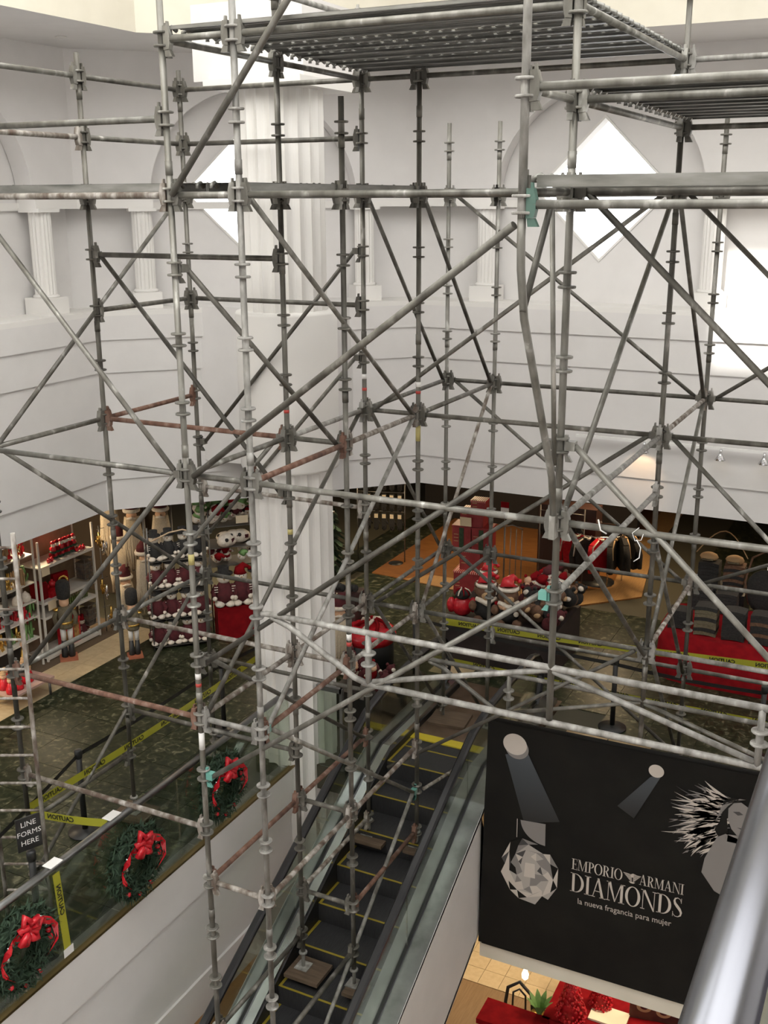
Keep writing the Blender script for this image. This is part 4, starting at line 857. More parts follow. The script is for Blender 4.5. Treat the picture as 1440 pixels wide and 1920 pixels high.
# --- dark Christmas tree behind the column
tr = thing('christmas_tree', (-9.35, 16.2, F0), 'dark Christmas tree with tiny baubles right of the fluted column', 'tree')
MB().tube([(0,0,0),(0,0,.3)], .05, None, 8).build('trunk', BROWN, tr)
q = MB()
for i in range(420):
    t = random.random()**.8; a = random.uniform(0,2*PI); rr = (.55*(1-t)+.03)*random.uniform(.6,1); z = .2+1.65*t; c0 = V((rr*.5*math.cos(a), rr*.5*math.sin(a), z+.04)); c1 = V((rr*math.cos(a), rr*math.sin(a), z-.06)); s = V((-math.sin(a), math.cos(a), 0))*.05
    q.add([c0-s*.4, c1-s, c1+V((.03*math.cos(a),.03*math.sin(a),-.02)), c1+s, c0+s*.4, c0+V((0,0,.05))], [(0,1,2,5),(5,2,3,4)])
o = q.build('foliage', GREEN, tr); o['kind'] = 'stuff'
me1 = MB().ball((0,0,0), .028, None, 8, 5).mesh('bauble', SILVER); me2 = MB().ball((0,0,0), .028, None, 8, 5).mesh('bauble', LEAF)
for i in range(18): t = random.random(); a = random.uniform(-2.4,.2); rr = .5*(1-t)+.04; link('bauble', me1 if i % 3 else me2, tr, T(rr*math.cos(a), rr*math.sin(a), .2+1.6*t))
# --- jackets on a round rail
jr = thing('clothes_rail', (-4.75, 17.9, F0), 'round clothes rail of red and black jackets on the orange floor', 'rack')
MB().tube([(.5*math.cos(2*PI*i/24), .45*math.sin(2*PI*i/24), .98) for i in range(25)], .012, None, 8, False).build('ring_rail', CHROME, jr)
for a in range(4): x, y = .5*math.cos(a*PI/2+.6), .45*math.sin(a*PI/2+.6); MB().tube([(x,y,.98),(x*.9,y*.9,0)], .012, None, 8).build('leg', CHROME, jr)
MB().lathe([(.3,0),(.3,.03),(.1,.05)], (0,0,0), None, 16).build('base', BLACK, jr)
def jacket(m, tr_, loc, rz, label):
    r = thing('jacket', loc, label, 'jacket', None, rz)
    MB().prism([(-.08,0),(.08,0),(.24,-.07),(.26,-.16),(.22,-.58),(-.22,-.58),(-.26,-.16),(-.24,-.07)], 1, -.045, .045).build('body', m, r)
    for s in (-1, 1): MB().tube([(s*.23,0,-.09),(s*.30,-.02,-.3),(s*.29,-.04,-.55)], .05, None, 8, True, [.055,.05,.04]).build('sleeve', m, r); MB().tube([(s*.11,-.048,-.005),(s*.26,-.05,-.10),(s*.29,-.07,-.3)], .012, None, 6).build('piping', tr_, r)
    MB().tube([(-.07,0,.0),(0,-.06,-.02),(.07,0,0)], .022, None, 8).build('collar', tr_, r)
jl = ['leftmost red jacket with white piping on the round rail','black jacket beside the leftmost red one on the round rail','red jacket at the front of the round rail','black jacket with white piping right of the front red one','second red jacket, higher at the back of the round rail','long black jacket right of the middle of the round rail','black jacket with a pale collar at the right of the round rail','rightmost black jacket on the round rail']
for i in range(8):
    a = PI+PI*1.0*i/7+.05; x, y = .5*math.cos(a), .45*math.sin(a)
    jacket(CRIM if i in (0,2,4) else DKFAB, FLUFF if i in (0,3,4,2) else TAN, (-4.75+x, 17.9+y, F0+.96), a+PI/2+.9, jl[i])
# --- sweater tables with red skirts
def skirted(loc, a, b, h, label):
    q = MB(); n = 72; prof = []
    for i in range(n):
        t = 2*PI*i/n; c, s = math.cos(t), math.sin(t); e = .35; prof.append((a*math.copysign(abs(c)**e, c), b*math.copysign(abs(s)**e, s)))
    vs = [(x,y,h) for x, y in prof]+[(x*(1.0+.02*(i % 3))+.015*math.sin(i*1.7), y*(1+.02*((i+1) % 3)), 0.0) for i, (x, y) in enumerate(prof)]
    q.add(vs, [(i,(i+1) % n,(i+1) % n+n,i+n) for i in range(n)]+[tuple(range(n))], None, True); q.sm[-1] = False
    o = q.build('skirted_table', RED); o.location = loc; return tag(o, label, 'table')
skirted((-1.3, 15.05, F0), 1.65, .72, .70, 'long table under a red cloth skirt with folded sweaters, right edge')
def stack(x, y, z, n, ms, label, group, w=.30, d=.26, t=.052, rz=0.):
    for i in range(n):
        q = MB(); N = 6; m = ms[i % len(ms)]
        vs = []
        for k in range(N+1):
            u = -w/2+w*k/N; sag = .018*(1-(2*u/w)**2)
            for yy in (-d/2, d/2): vs += [(u,yy,sag-.008), (u,yy,sag+t-.012)]
        fs = []
        for k in range(N): b_ = k*4; fs += [(b_,b_+4,b_+6,b_+2),(b_+1,b_+3,b_+7,b_+5),(b_,b_+1,b_+5,b_+4),(b_+2,b_+6,b_+7,b_+3)]
        fs += [(0,2,3,1),(N*4,N*4+1,N*4+3,N*4+2)]
        o = q.add(vs, fs).build('folded_sweater', m); o.location = (x, y, z+.009+t*i); o.rotation_euler = (0,0,rz+random.uniform(-.05,.05)); tag(o, label, 'sweater', group)
ZT_ = F0+.70
stack(-2.68,14.72,ZT_,5,[DKFAB],'dark folded sweater in the leftmost low pile on the red table','leftmost sweater pile')
stack(-2.30,14.62,ZT_,8,[OLIVE,DKFAB,OLIVE],'olive folded sweater in the front pile on the red table','olive sweater pile')
stack(-1.92,14.60,ZT_,8,[DKFAB],'black folded sweater in the tall front pile on the red table','black sweater pile')
stack(-1.55,14.60,ZT_,8,[DKFAB,DKFAB,BROWN],'dark folded sweater in the second pile right of the olive one','dark brown sweater pile')
stack(-1.2,14.62,ZT_,5,[MAROON,DKFAB],'maroon folded sweater in the pile at the right edge','maroon sweater pile')
skirt2 = MB().box((-.5,-.35,0), (.26,.35,.86)).build('riser_table', BLACK); skirt2.location = (-2.25, 16.25, F0); tag(skirt2, 'black riser behind the red table carrying more sweaters', 'riser')
stack(-2.55,16.1,F0+.86,8,[DKFAB],'black folded sweater in the left pile on the black riser','left riser sweater pile'); stack(-2.18,16.1,F0+.86,8,[DKFAB,BROWN],'dark folded sweater in the right pile on the black riser','right riser sweater pile')
stack(-2.55,15.55,ZT_,6,[DKFAB],'charcoal folded sweater in the left pile at the back of the red table','back left sweater pile'); stack(-2.18,15.55,ZT_,6,[DKFAB],'charcoal folded sweater in the right pile at the back of the red table','back right sweater pile')
for x, lab in ((-2.58,'left'), (-2.2,'right')):
    r = thing('wire_hat', (x, 16.15, F0+1.30), 'tan cap on the %s sweater pile of the black riser' % lab, 'hat'); MB().ball((0,0,.03), (.14,.12,.07), None, 12, 6).build('crown', TAN, r); MB().cbox((0,-.12,.02), (.16,.08,.012)).build('peak', OLIVE, r)
r = MB().tube([(-2.75+.75*t, 16.0+.15*math.sin(t*PI), F0+1.42+.34*math.sin(PI*t)) for t in [i/10 for i in range(11)]], .009, None, 6).build('bent_cane', TAN); tag(r, 'thin bent cane arching over the sweaters on the black riser', 'cane')
hb = thing('shoulder_bag', (-1.72, 15.9, F0+.62), 'big dark brown shoulder bag hanging beside the sweater piles', 'bag'); MB().ball((0,0,.36), (.27,.10,.34), None, 16, 10).build('bag', DKFAB, hb); MB().tube([(-.2,-.02,.14),(-.27,-.05,.5),(-.2,0,.86),(.0,0,1.0),(.2,0,.86)], .016, None, 8).build('strap', BROWN, hb)
ru = thing('display_stand', (-1.72, 16.05, F0), 'thin chrome stand carrying the dark shoulder bag', 'rack'); MB().tube([(0,.1,0),(0,.1,1.64)], .012, None, 8).build('pole', CHROME, ru); MB().cbox((0,.1,.01), (.5,.4,.02)).build('base', WOOD, ru)
# --- round scarf table by the column and the plush behind the glass
q = MB(); q.lathe([(.36,0),(.36,.40),(.34,.42)], (0,0,0), BLACK, 24); q.lathe([(.375,.40),(.40,.50),(.38,.56),(.3,.60)], (0,0,0), CRIM, 24)
o = q.build('round_table', None); o.location = (-6.78, 13.0, F0); tag(o, 'small round dark table with a bunched red cloth top right of the column', 'table')
r = thing('scarf_bundle', (-6.75, 13.05, F0+.60), 'red and white striped scarf heaped on the round table', 'scarf')
for i in range(7): a = i*.9; MB().tube([(.26*math.cos(a),.26*math.sin(a),-.02),(.16*math.cos(a+.3),.16*math.sin(a+.3),.07),(.05*math.cos(a+.8),.05*math.sin(a+.8),.10)], .028, None, 6).build('fold', (RED,FLUFF)[i % 2], r)
r = thing('hat_stand', (-7.3, 13.25, F0), 'dark stand with black knit hats and a pink card beside the column', 'rack'); MB().cbox((0,0,.5), (.5,.35,1.0)).build('stand', noisy('dark_stand', [(.02,.012,.012),(.06,.02,.02)], 5), r); MB().cbox((.05,-.18,.92), (.22,.01,.16)).build('card', TAG, r)
q = MB()
for i in range(7): q.ball((-.18+.06*i, random.uniform(-.1,.05), 1.06), (.05,.05,.06), None, 8, 5)
q.build('knit_hats', DKFAB, r)['kind'] = 'stuff'
place(ps, su, (-7.02, 12.55, F0+1.02), .5, 'long cream beard of a red hat standing low just right of the column', 1.0)
pile(9, lambda: (random.uniform(-6.35,-5.75), random.uniform(11.3,11.9), F0+.42+random.uniform(0,.18)), 0, 0, [tm[2], tm[3], heads[3]], 'maroon and white plush in the pile behind the escalator glass', 'plush behind the escalator glass', 1.1, 'plush toy', 'plush_animal')
o = MB().box((-.4,-.35,0), (.35,.4,.42)).build('cloth_riser', BLACK); o.location = (-6.05, 11.6, F0); tag(o, 'low black riser of plush behind the escalator glass', 'riser')

# ================================================================= BANNER
BY = 10.04
bn = thing('banner', (-2.2, BY, F0), 'large black perfume banner with white lettering hung over the balustrade by the escalator', 'banner')
BI = T(2.2, -BY, -F0)
mb = MB(); NX, NZ = 24, 30; x0, x1, zb, zt = -3.80, -.55, -8.29, -5.44
vs = []
for j in range(NZ+1):
    for i in range(NX+1):
        u, w = i/NX, j/NZ; vs.append((x0+(x1-x0)*u-.04*(1-w)*(1-u)+.02*(1-u)*w, BY-.012+.006*math.sin(u*11+w*3)*(1-w)+.004*math.sin(w*17), zb+(zt-zb)*w+.025*u))
mb.add(vs, [(j*(NX+1)+i, j*(NX+1)+i+1, (j+1)*(NX+1)+i+1, (j+1)*(NX+1)+i) for j in range(NZ) for i in range(NX)], None, True)
mb.xf(BI).build('cloth', BANNER, bn)
MB().tube([(x0-.0, BY+.005, zb-.005), (x1, BY+.005, zb+.02)], .016, None, 8).xf(BI).build('bottom_batten', BANNER, bn)
MB().tube([(x0+.02, BY+.02, zt+.0), (x1, BY+.02, zt+.025)], .03, None, 10).xf(BI).build('top_pole', BANNER, bn)
PL = [BY-.026]
def flat(name, polys, m, parent=bn):
    """flat print: polygons in the banner plane (x, z)"""
    q = MB()
    for p in polys: q.add([(x, PL[0], z) for x, z in p], [tuple(range(len(p)))])
    o = q.xf(BI).build(name, m, parent)
    if len(polys) > 3: o['kind'] = 'stuff'
    return o
def ell(cx, cz, rx, rz, n=28, a0=0., a1=2*PI): return [(cx+rx*math.cos(a0+(a1-a0)*i/n), cz+rz*math.sin(a0+(a1-a0)*i/n)) for i in range(n+(0 if a1-a0 > 6.28 else 1))]
def band(o, i): return [[o[k], o[(k+1) % len(o)], i[(k+1) % len(i)], i[k]] for k in range(len(o)-1)]
def glyph(c):
    H, S = .036, .15       # hairline, stem
    def bar(x, w, y0=0, y1=1): return [(x,y0),(x+w,y0),(x+w,y1),(x,y1)]
    def ser(x, w, y): return [(x,y),(x+w,y),(x+w,y+H),(x,y+H)]
    if c == 'I': return [bar(.11,S), ser(0,.37,0), ser(0,.37,1-H)], .37
    if c == 'D':
        o = ell(.30,.5,.52,.5,20,-PI/2,PI/2); i = ell(.30,.5,.36,.5-H,20,-PI/2,PI/2)
        return [bar(.11,S), ser(0,.34,0), ser(0,.34,1-H)]+band(o,i), .84
    if c == 'O':
        o = ell(.44,.5,.44,.52,36); i = ell(.44,.5,.285,.485,36); o.append(o[0]); i.append(i[0]); return band(o,i), .88
    if c == 'A': return [[(.10,0),(.14,0),(.43,.95),(.38,1.0)], [(.62,0),(.79,0),(.47,1.02),(.36,1.02)], bar(.22,.38,.31,.31+H), ser(0,.26,0), ser(.52,.37,0)], .89
    if c == 'N': return [bar(.11,H), [(.09,1),(.25,1),(.82,0),(.74,-.02)], bar(.76,H), ser(0,.25,0), ser(0,.2,1-H), ser(.65,.26,1-H)], .90
    if c == 'M': return [bar(.10,H), [(.08,1),(.25,1),(.55,.04),(.50,0)], [(.50,0),(.54,0),(.88,1),(.83,1)], bar(.83,S), ser(0,.24,0), ser(0,.2,1-H), ser(.73,.36,0), ser(.86,.23,1-H)], 1.09
    if c == 'E': return [bar(.11,S), ser(0,.62,0), ser(0,.60,1-H), bar(.2,.28,.5,.5+H), bar(.60,.028,0,.24), bar(.58,.028,.78,1), bar(.46,.028,.40,.63)], .66
    if c in 'PR':
        o = ell(.28,.735,.36,.265,16,-PI/2,PI/2); i = ell(.28,.735,.22,.265-H,16,-PI/2,PI/2); g = [bar(.11,S), ser(0,.36,0), ser(0,.30,1-H)]+band(o,i)
        if c == 'R': g += [[(.32,.48),(.46,.48),(.72,.0),(.56,.0)], ser(.55,.27,0)]
        return g, .66 if c == 'P' else .82
    if c == 'S':
        sp = [(.50,.80,.03),(.44,.93,.03),(.30,.985,.035),(.16,.93,.075),(.12,.80,.11),(.17,.67,.14),(.30,.55,.16),(.44,.42,.15),(.53,.27,.12),(.50,.12,.08),(.36,.03,.04),(.20,.03,.03),(.09,.12,.03),(.05,.25,.03)]
        L, Rr = [], []
        for k in range(len(sp)):
            a, b_ = sp[max(k-1,0)], sp[min(k+1,len(sp)-1)]; dx, dy = b_[0]-a[0], b_[1]-a[1]; n = math.hypot(dx,dy); w = sp[k][2]/2
            L.append((sp[k][0]-dy/n*w, sp[k][1]+dx/n*w)); Rr.append((sp[k][0]+dy/n*w, sp[k][1]-dx/n*w))
        return band(L, Rr)+[bar(.05,.028,0,.25), bar(.49,.028,.74,1)], .60
def serif_line(name, s, xa, xb, za, zb_, h, gap=.06):
    ws = [glyph(c)[1] for c in s]; tot = sum(ws)+gap*(len(s)-1); k = (xb-xa)/tot; x = xa; polys = []
    for c in s:
        g, w = glyph(c)
        for p in g: polys.append([(x+u*k, za+(zb_-za)*(x-xa)/(xb-xa)+v*h) for u, v in p])
        x += (w+gap)*k
    return flat(name, polys, INK1)
serif_line('lettering', 'EMPORIO', -2.775, -2.22, -6.992, -6.968, .132, .03)
serif_line('lettering', 'ARMANI', -2.04, -1.578, -6.962, -6.945, .125, .02)
serif_line('lettering', 'DIAMONDS', -2.78, -1.575, -7.270, -7.225, .235, .02)
polys = []
for i in range(7):     # striped eagle emblem
    z = -6.862-.0135*i; o = .010*i
    polys.append([(-2.215+o*1.25, z), (-2.125+.002*i if i else -2.16, z), (-2.122, z-.008), (-2.205+o*1.25, z-.008)]); polys.append([(-2.105, z), (-2.02-o*1.15, z), (-2.03-o*1.15, z-.008), (-2.105, z-.008)])
polys.append([(-2.135,-6.868),(-2.11,-6.852),(-2.075,-6.86),(-2.10,-6.872),(-2.105,-6.90),(-2.13,-6.90)]); polys.append([(-2.15,-6.955),(-2.08,-6.955),(-2.10,-6.972),(-2.13,-6.972)])
flat('emblem', polys, INK1)
me = text_mesh('la nueva fragancia para mujer', .1); xs = [v.co.x for v in me.vertices]; w = max(xs)-min(xs)
me.materials.append(INK1); o = link('lettering', me, bn, BI @ T(-2.185, PL[0], -7.352) @ Matrix.Rotation(-.045, 4, 'Y') @ Matrix.Rotation(PI/2, 4, 'X') @ Matrix.Diagonal((1.01/w, 1.0, 1, 1)))
flat('spot_disc', [ell(-3.438,-5.70,.132,.125)], INK2); PL[0] -= .001; flat('spot_disc', [ell(-3.462,-5.655,.135,.125)], INK1)
flat('spot_disc', [ell(-1.945,-5.60,.078,.072)], INK1); PL[0] += .002
flat('light_beam', [[(-3.57,-5.80),(-3.32,-5.72),(-2.93,-6.46),(-3.33,-6.58)]], BEAM); flat('light_beam', [[(-2.0,-5.68),(-1.885,-5.63),(-2.14,-6.20),(-2.32,-6.10)]], BEAM)
PL[0] -= .001
# faceted bottle
cap = [(-3.375,-6.555),(-3.085,-6.530),(-3.08,-6.80)]+[(-3.08-.29*math.sin(a)*1.0, -6.545-.255*math.cos(a)+.0) for a in [PI*.06+PI*.42*i/9 for i in range(10)]]
flat('printed_cap', [cap], INK2); flat('printed_line', [[(-3.412,-6.55),(-3.405,-6.55),(-3.404,-6.78),(-3.411,-6.78)]], INK1)
JX, JZ, JR = -3.25, -7.17, .39
def jp(r, a): return (JX+r*.85*math.cos(a), JZ+r*math.sin(a))
rj = random.Random(9); INKS = [INK1, mat('print_light_grey', (.36,.33,.30), .7), INK2, INK3, BANNER]; facets = {k: [] for k in range(5)}
pts = [[jp(r*(1+rj.uniform(-.05,.05)), 2*PI*(i+.5*(q % 2))/12+rj.uniform(-.08,.08)) for i in range(12)] for q, r in enumerate((.185,.27,.335,.40))]
for q in range(3):
    for i in range(12):
        for tri, o_ in (((pts[q][i], pts[q+1][i], pts[q][(i+1) % 12]), 0), ((pts[q+1][i], pts[q+1][(i+1) % 12], pts[q][(i+1) % 12]), 1)):
            cx_ = sum(p[0] for p in tri)/3-JX; cz_ = sum(p[1] for p in tri)/3-JZ
            if q == 2 and rj.random() < .35: continue
            k = rj.choice((0,0,0,1,1,2)) if cz_ < -.05 else (rj.choice((3,4,4,2,0)) if cx_ < -.12 else rj.choice((1,2,2,3,0)))
            facets[k].append(list(tri))
for k in range(5): flat('printed_facets', facets[k], INKS[k])
flat('printed_facets', [pts[0]], INKS[1]); PL[0] -= .0006
flat('printed_facets', [[pts[0][i] for i in (9,10,11,0)]+[(JX+.02,JZ-.02)], [pts[0][i] for i in (5,6,7)]+[(JX-.08,JZ-.03)]], INK2); PL[0] -= .0006
flat('printed_facets', [[pts[0][4],pts[0][5],(JX-.10,JZ+.06)], [pts[0][0],pts[0][1],(JX+.09,JZ+.03)]], INK3); flat('printed_facets', [[(JX-.05,JZ+.1),(JX+.06,JZ+.11),(JX+.07,JZ-.07),(JX-.06,JZ-.08)]], INK1); PL[0] += .0012
# model with wind-blown hair
rnd = random.Random(3); hair = {0: [], 1: [], 2: []}
for i in range(190):
    t = rnd.random(); x, z = -1.17-.10*t+rnd.uniform(-.16,.05), -5.74-.52*t+rnd.uniform(-.04,.04); ang = PI*(.90+.36*t)+rnd.uniform(-.15,.15); cv = rnd.uniform(-.5,.9)*(1-t*.5); L = rnd.uniform(.22,.50)*(1.0 if .15 < t < .8 else .7); w = rnd.uniform(.006,.017); A_, B_ = [], []
    for k in range(7):
        u = k/6; ww = w*math.sin(PI*(.12+.86*u)); n = (-math.sin(ang), math.cos(ang)); A_.append((x+n[0]*ww, z+n[1]*ww)); B_.append((x-n[0]*ww, z-n[1]*ww)); x += L/6*math.cos(ang); z += L/6*math.sin(ang); ang += cv/6
    hair[rnd.choice((0,0,1,1,2))] += band(A_, B_)
for k, m in ((2,INK3),(1,INK2),(0,INK1)): flat('printed_hair', hair[k], m); PL[0] -= .0005
flat('printed_hair', [[(-1.27,-5.76),(-1.18,-5.70),(-1.10,-5.71),(-1.14,-5.80),(-1.22,-5.95),(-1.20,-6.10),(-1.28,-6.18),(-1.33,-6.1),(-1.29,-6.0),(-1.27,-5.88)]], BANNER); PL[0] -= .0005
flat('printed_hair', [[(-1.06-.03*i,-5.695-.012*i),(-1.12-.03*i,-5.70-.018*i),(-1.24-.022*i,-5.80-.055*i),(-1.16-.03*i,-5.735-.02*i)] for i in range(5)], INK2); PL[0] -= .0005
flat('printed_face', [[(-1.215,-5.83),(-1.17,-5.76),(-1.10,-5.735),(-1.02,-5.78),(-1.0,-5.9),(-1.04,-6.05),(-1.10,-6.12),(-1.17,-6.05),(-1.21,-5.95)],[(-1.2,-6.12),(-1.05,-6.1),(-1.05,-6.2),(-1.2,-6.2)]], INK2)
flat('printed_arm', [[(-1.30,-6.18),(-1.22,-6.12),(-1.08,-6.15),(-1.0,-6.3),(-1.05,-6.6),(-1.15,-6.85),(-1.28,-6.8),(-1.42,-6.62),(-1.40,-6.45)]], INK2); PL[0] -= .0005
flat('printed_face', [[(-1.17,-5.855),(-1.11,-5.84),(-1.07,-5.865),(-1.12,-5.885)],[(-1.12,-6.02),(-1.06,-6.015),(-1.07,-6.035)]], INK3)

# ================================================================= TAPES, POSTS, WREATHS, SIGN
def ribbon(name, pts, width, m, label, cat, text=None, first=.3, step=.62, flip=1, side=V((0,0,1))):
    """tape along a polyline, standing on edge; mirrored words as on its back"""
    r = thing(name, pts[0], label, cat); I = T(-V(pts[0])); q = MB(); P = [V(p) for p in pts]; vs = []
    for p in P: vs += [p-side*width/2, p+side*width/2]
    q.add(vs, [(2*i,2*i+2,2*i+3,2*i+1) for i in range(len(P)-1)]); q.xf(I).build('strip', m, r)
    if text:
        d = (P[-1]-P[0]); L = d.length; s = first
        while s < L-.15:
            acc = 0
            for a, b_ in zip(P, P[1:]):
                l = (b_-a).length
                if acc+l >= s: c = a+(b_-a)*((s-acc)/l); dr = (b_-a).normalized(); break
                acc += l
            upv = (side-dr*side.dot(dr)).normalized(); nrm = dr.cross(upv)
            M = Matrix(((dr.x,upv.x,nrm.x,0),(dr.y,upv.y,nrm.y,0),(dr.z,upv.z,nrm.z,0),(0,0,0,1)))
            for sgn in (1, -1): link('lettering', CAUT, r, I @ T(c+nrm*.003*sgn) @ M)
            s += step
    return r
CAUT = text_mesh('CAUTION', .07, True, .035); CAUT.materials.append(BLACK); 
def sag(a, b_, n, s): a, b_ = V(a), V(b_); return [a+(b_-a)*(i/n)-V((0,0,s*math.sin(PI*i/n))) for i in range(n+1)]
TW = .085
ribbon('caution_tape', sag((-7.27,6.75,-5.66), (-7.19,10.75,-5.62), 8, .05), TW, TAPE, 'long yellow caution tape running back along the left walkway', 'tape', True)
ribbon('caution_tape', sag((-7.26,6.74,-5.70), (-6.33,6.80,-5.60), 4, .02), TW, TAPE, 'short yellow caution tape from the ladder to the handrail', 'tape', True, .38, .5)
w = MB().cbox((0,0,0), (.10,.16,.006)).build('adhesive_patch', WHITE); w.location = (-6.29, 6.82, -5.518); tag(w, 'white tape patch fixing the short caution tape to the handrail', 'tape')
ribbon('caution_tape', [(-6.235,6.01,-5.62), (-6.232,6.03,-6.0), (-6.232,6.06,-6.46)], TW, TAPE, 'yellow caution tape hanging down the balustrade glass', 'tape', True, .28, .42, 1, V((0,1,0)))
w = MB().cbox((0,0,0), (.10,.15,.006)).build('adhesive_patch', WHITE); w.location = (-6.25, 6.0, -5.518); tag(w, 'white tape patch on the handrail above the hanging caution tape', 'tape')
w = MB().cbox((0,0,0), (.004,.12,.08)).build('adhesive_patch', WHITE); w.location = (-6.226, 6.06, -6.45); tag(w, 'white tape patch at the foot of the hanging caution tape', 'tape')
ribbon('caution_tape', sag((-5.6,12.94,-5.66), (-.6,13.34,-5.62), 10, .03), TW+.015, TAPE, 'upper yellow caution tape stretched across the right side', 'tape', True, .4, .56)
ribbon('caution_tape', sag((-5.45,12.9,-6.2), (-.6,12.95,-6.24), 8, .02), TW-.03, TAPE, 'lower, narrower yellow caution tape across the right side', 'tape', True, .5, .62)
def stanchion(x, y, label, h=.98):
    r = thing('stanchion', (x,y,F0), label, 'stanchion'); MB().lathe([(.18,0),(.18,.02),(.06,.035),(.03,.05)], (0,0,0), None, 24).build('base', BLACK, r)
    MB().tube([(0,0,.03),(0,0,h)], .032, None, 14).build('post', BLACK, r); MB().lathe([(.035,h-.09),(.042,h-.08),(.042,h),(.036,h+.01)], (0,0,0), None, 14).build('belt_head', BLACK, r); return r
stanchion(-7.53, 7.74, 'black belt post on the marble nearest the ladder'); stanchion(-7.5, 10.32, 'black belt post on the marble left of the fluted column')
stanchion(-3.05, 12.6, 'black belt post behind the girder, near the landing plates'); stanchion(-1.24, 12.55, 'black belt post at the right edge by the steel rail')
stanchion(-6.0, 12.9, 'black belt post half hidden at the escalator landing')
def belt(a, b_, label): ribbon('queue_belt', sag(a, b_, 6, .03), .05, BLACK, label, 'belt')
belt((-7.53,7.74,-5.64), (-7.5,10.32,-5.64), 'black belt between the two left posts'); belt((-7.53,7.74,-5.64), (-6.9,5.2,-5.64), 'black belt running from the left post behind the ladder'); belt((-7.5,10.32,-5.64), (-7.2,12.8,-5.64), 'black belt running from the second left post behind the column')
belt((-6.0,12.9,-5.68), (-3.05,12.6,-5.68), 'black belt between the landing and the right posts'); belt((-3.05,12.6,-5.68), (-1.24,12.55,-5.68), 'black belt between the two right posts')
s = stanchion(-6.55, 6.05, 'black queue post carrying the line sign by the glass', 1.05)
sg = MB().box((-.11,-.008,1.08), (.11,.008,1.40)).build('sign_board', BLACK, s); sg.rotation_euler = (0,0,1.15)
for i, t in enumerate(('LINE', 'FORMS', 'HERE')):
    me = text_mesh(t, .07); me.materials.append(WHITE); l = link('lettering', me, sg, T(0,-.0095,1.335-.09*i) @ Matrix.Rotation(PI/2,4,'X'))
# wreaths on the balustrade
def wreath():
    r = thing('wreath', (0,0,0), 'x', 'wreath'); q = MB(); rd = random.Random(11)
    for i in range(1300):
        a = rd.uniform(0,2*PI); b_ = rd.uniform(0,2*PI); rr = .26+.10*math.cos(b_); c = V((.085*math.sin(b_)+.06, rr*math.cos(a), rr*math.sin(a))); d = V((rd.uniform(-.3,1), rd.uniform(-1,1), rd.uniform(-1,1))).normalized()*.085; s_ = d.cross(V((rd.random(),rd.random(),rd.random()))).normalized()*.014
        q.add([c-s_, c+d, c+s_, c+d*.3+V((.01,0,0))], [(0,1,2),(0,3,1),(3,2,1)])
    q.build('foliage', GREEN, r)['kind'] = 'stuff'
    MB().tube([(.06,.27*math.cos(2*PI*i/20),.27*math.sin(2*PI*i/20)) for i in range(21)], .05, None, 8, False).build('ring', GREEN, r)
    for k in range(8):
        a = .15+k*.83; l = rd.uniform(.10,.16); p = V((.17, 0, .22)); d = V((rd.uniform(-.1,.5), math.cos(a), math.sin(a)*.9)).normalized(); w = d.cross(V((1,.2,0))).normalized()
        MB().tube([p, p+d*l*.5+w*.03+V((.03,0,0)), p+d*l, p+d*l*.6-w*.04, p+d*.02], .03, None, 6, True, [.010,.030,.034,.026,.008]).build('bow_loop', CRIM, r)
    for s_ in (-1,1):
        for ph in (0, .35):
            pts = [V((.16+.02*rd.random(), s_*(.03+(.27+.03*ph)*math.sin(t_)), .03+.21*math.cos(t_)-.05*ph)) for t_ in (.1,.5,.9,1.35,1.8,2.2+ph)]; q = MB(); vs = []
            for k, p in enumerate(pts): n_ = V((.02*(-1)**k, s_*.6, .8)).normalized()*.032*(1-.08*k); vs += [p+n_, p-n_+V((.018*(-1)**k,0,0))]
            q.add(vs, [(2*k,2*k+1,2*k+3,2*k+2) for k in range(len(pts)-1)]); q.build('bow_tail', CRIM, r)
    MB().ball((.17,0,.23), (.035,.04,.035), None, 8, 6).build('bow_knot', CRIM, r)
    for k, (y, z, m, rr) in enumerate(((-.23,.08,SILVER,.032),(-.20,.16,SILVER,.02),(.22,.12,SILVER,.02),(.17,.22,SILVER,.022),(-.26,-.06,CRIM,.03),(.25,-.02,CRIM,.03),(.24,.05,CRIM,.026),(-.22,-.2,CRIM,.025),(.1,-.26,CRIM,.025),(-.06,-.29,CRIM,.022))): MB().ball((.14,y,z), rr, None, 10, 6).build('bauble', m, r)
    return r
pw = wreath(); wu = {}
for y, z, l in ((5.5,-6.02,'nearest wreath with red ribbon, cut off at the left edge'), (6.98,-6.08,'middle green wreath with red ribbon on the balustrade glass'), (8.42,-6.02,'far green wreath with red ribbon, behind the front standard')): place(pw, wu, (-6.25, y, z), 0, l, 1.)
# string tied to a ledger, track lights, lower shop
st_ = thing('string', (-1.6, 6.69, -2.08), 'white string knotted round the front right ledger', 'string')
for nm, pts, rr in (('knot', [(-1.79,6.69,-2.02),(-1.77,6.685,-2.09),(-1.73,6.69,-2.11)], .005), ('loop', [(-1.52,6.69,-2.04),(-1.56,6.68,-2.08),(-1.54,6.68,-2.13),(-1.50,6.68,-2.12),(-1.49,6.69,-2.08)], .0025), ('loose_end', [(-1.53,6.68,-2.12),(-1.50,6.68,-2.17),(-1.505,6.68,-2.24),(-1.54,6.68,-2.27)], .0035)): MB().tube(pts, rr, None, 6).xf(T(1.6,-6.69,2.08)).build(nm, WHITE, st_)
tl = thing('track_light', (-2.9,14.98,-3.3), 'white lamp track with three spot lamps on the right fascia', 'lamp')
MB().box((-1.5,-.02,-.02), (4.0,.02,.02)).build('track', WHITE, tl)
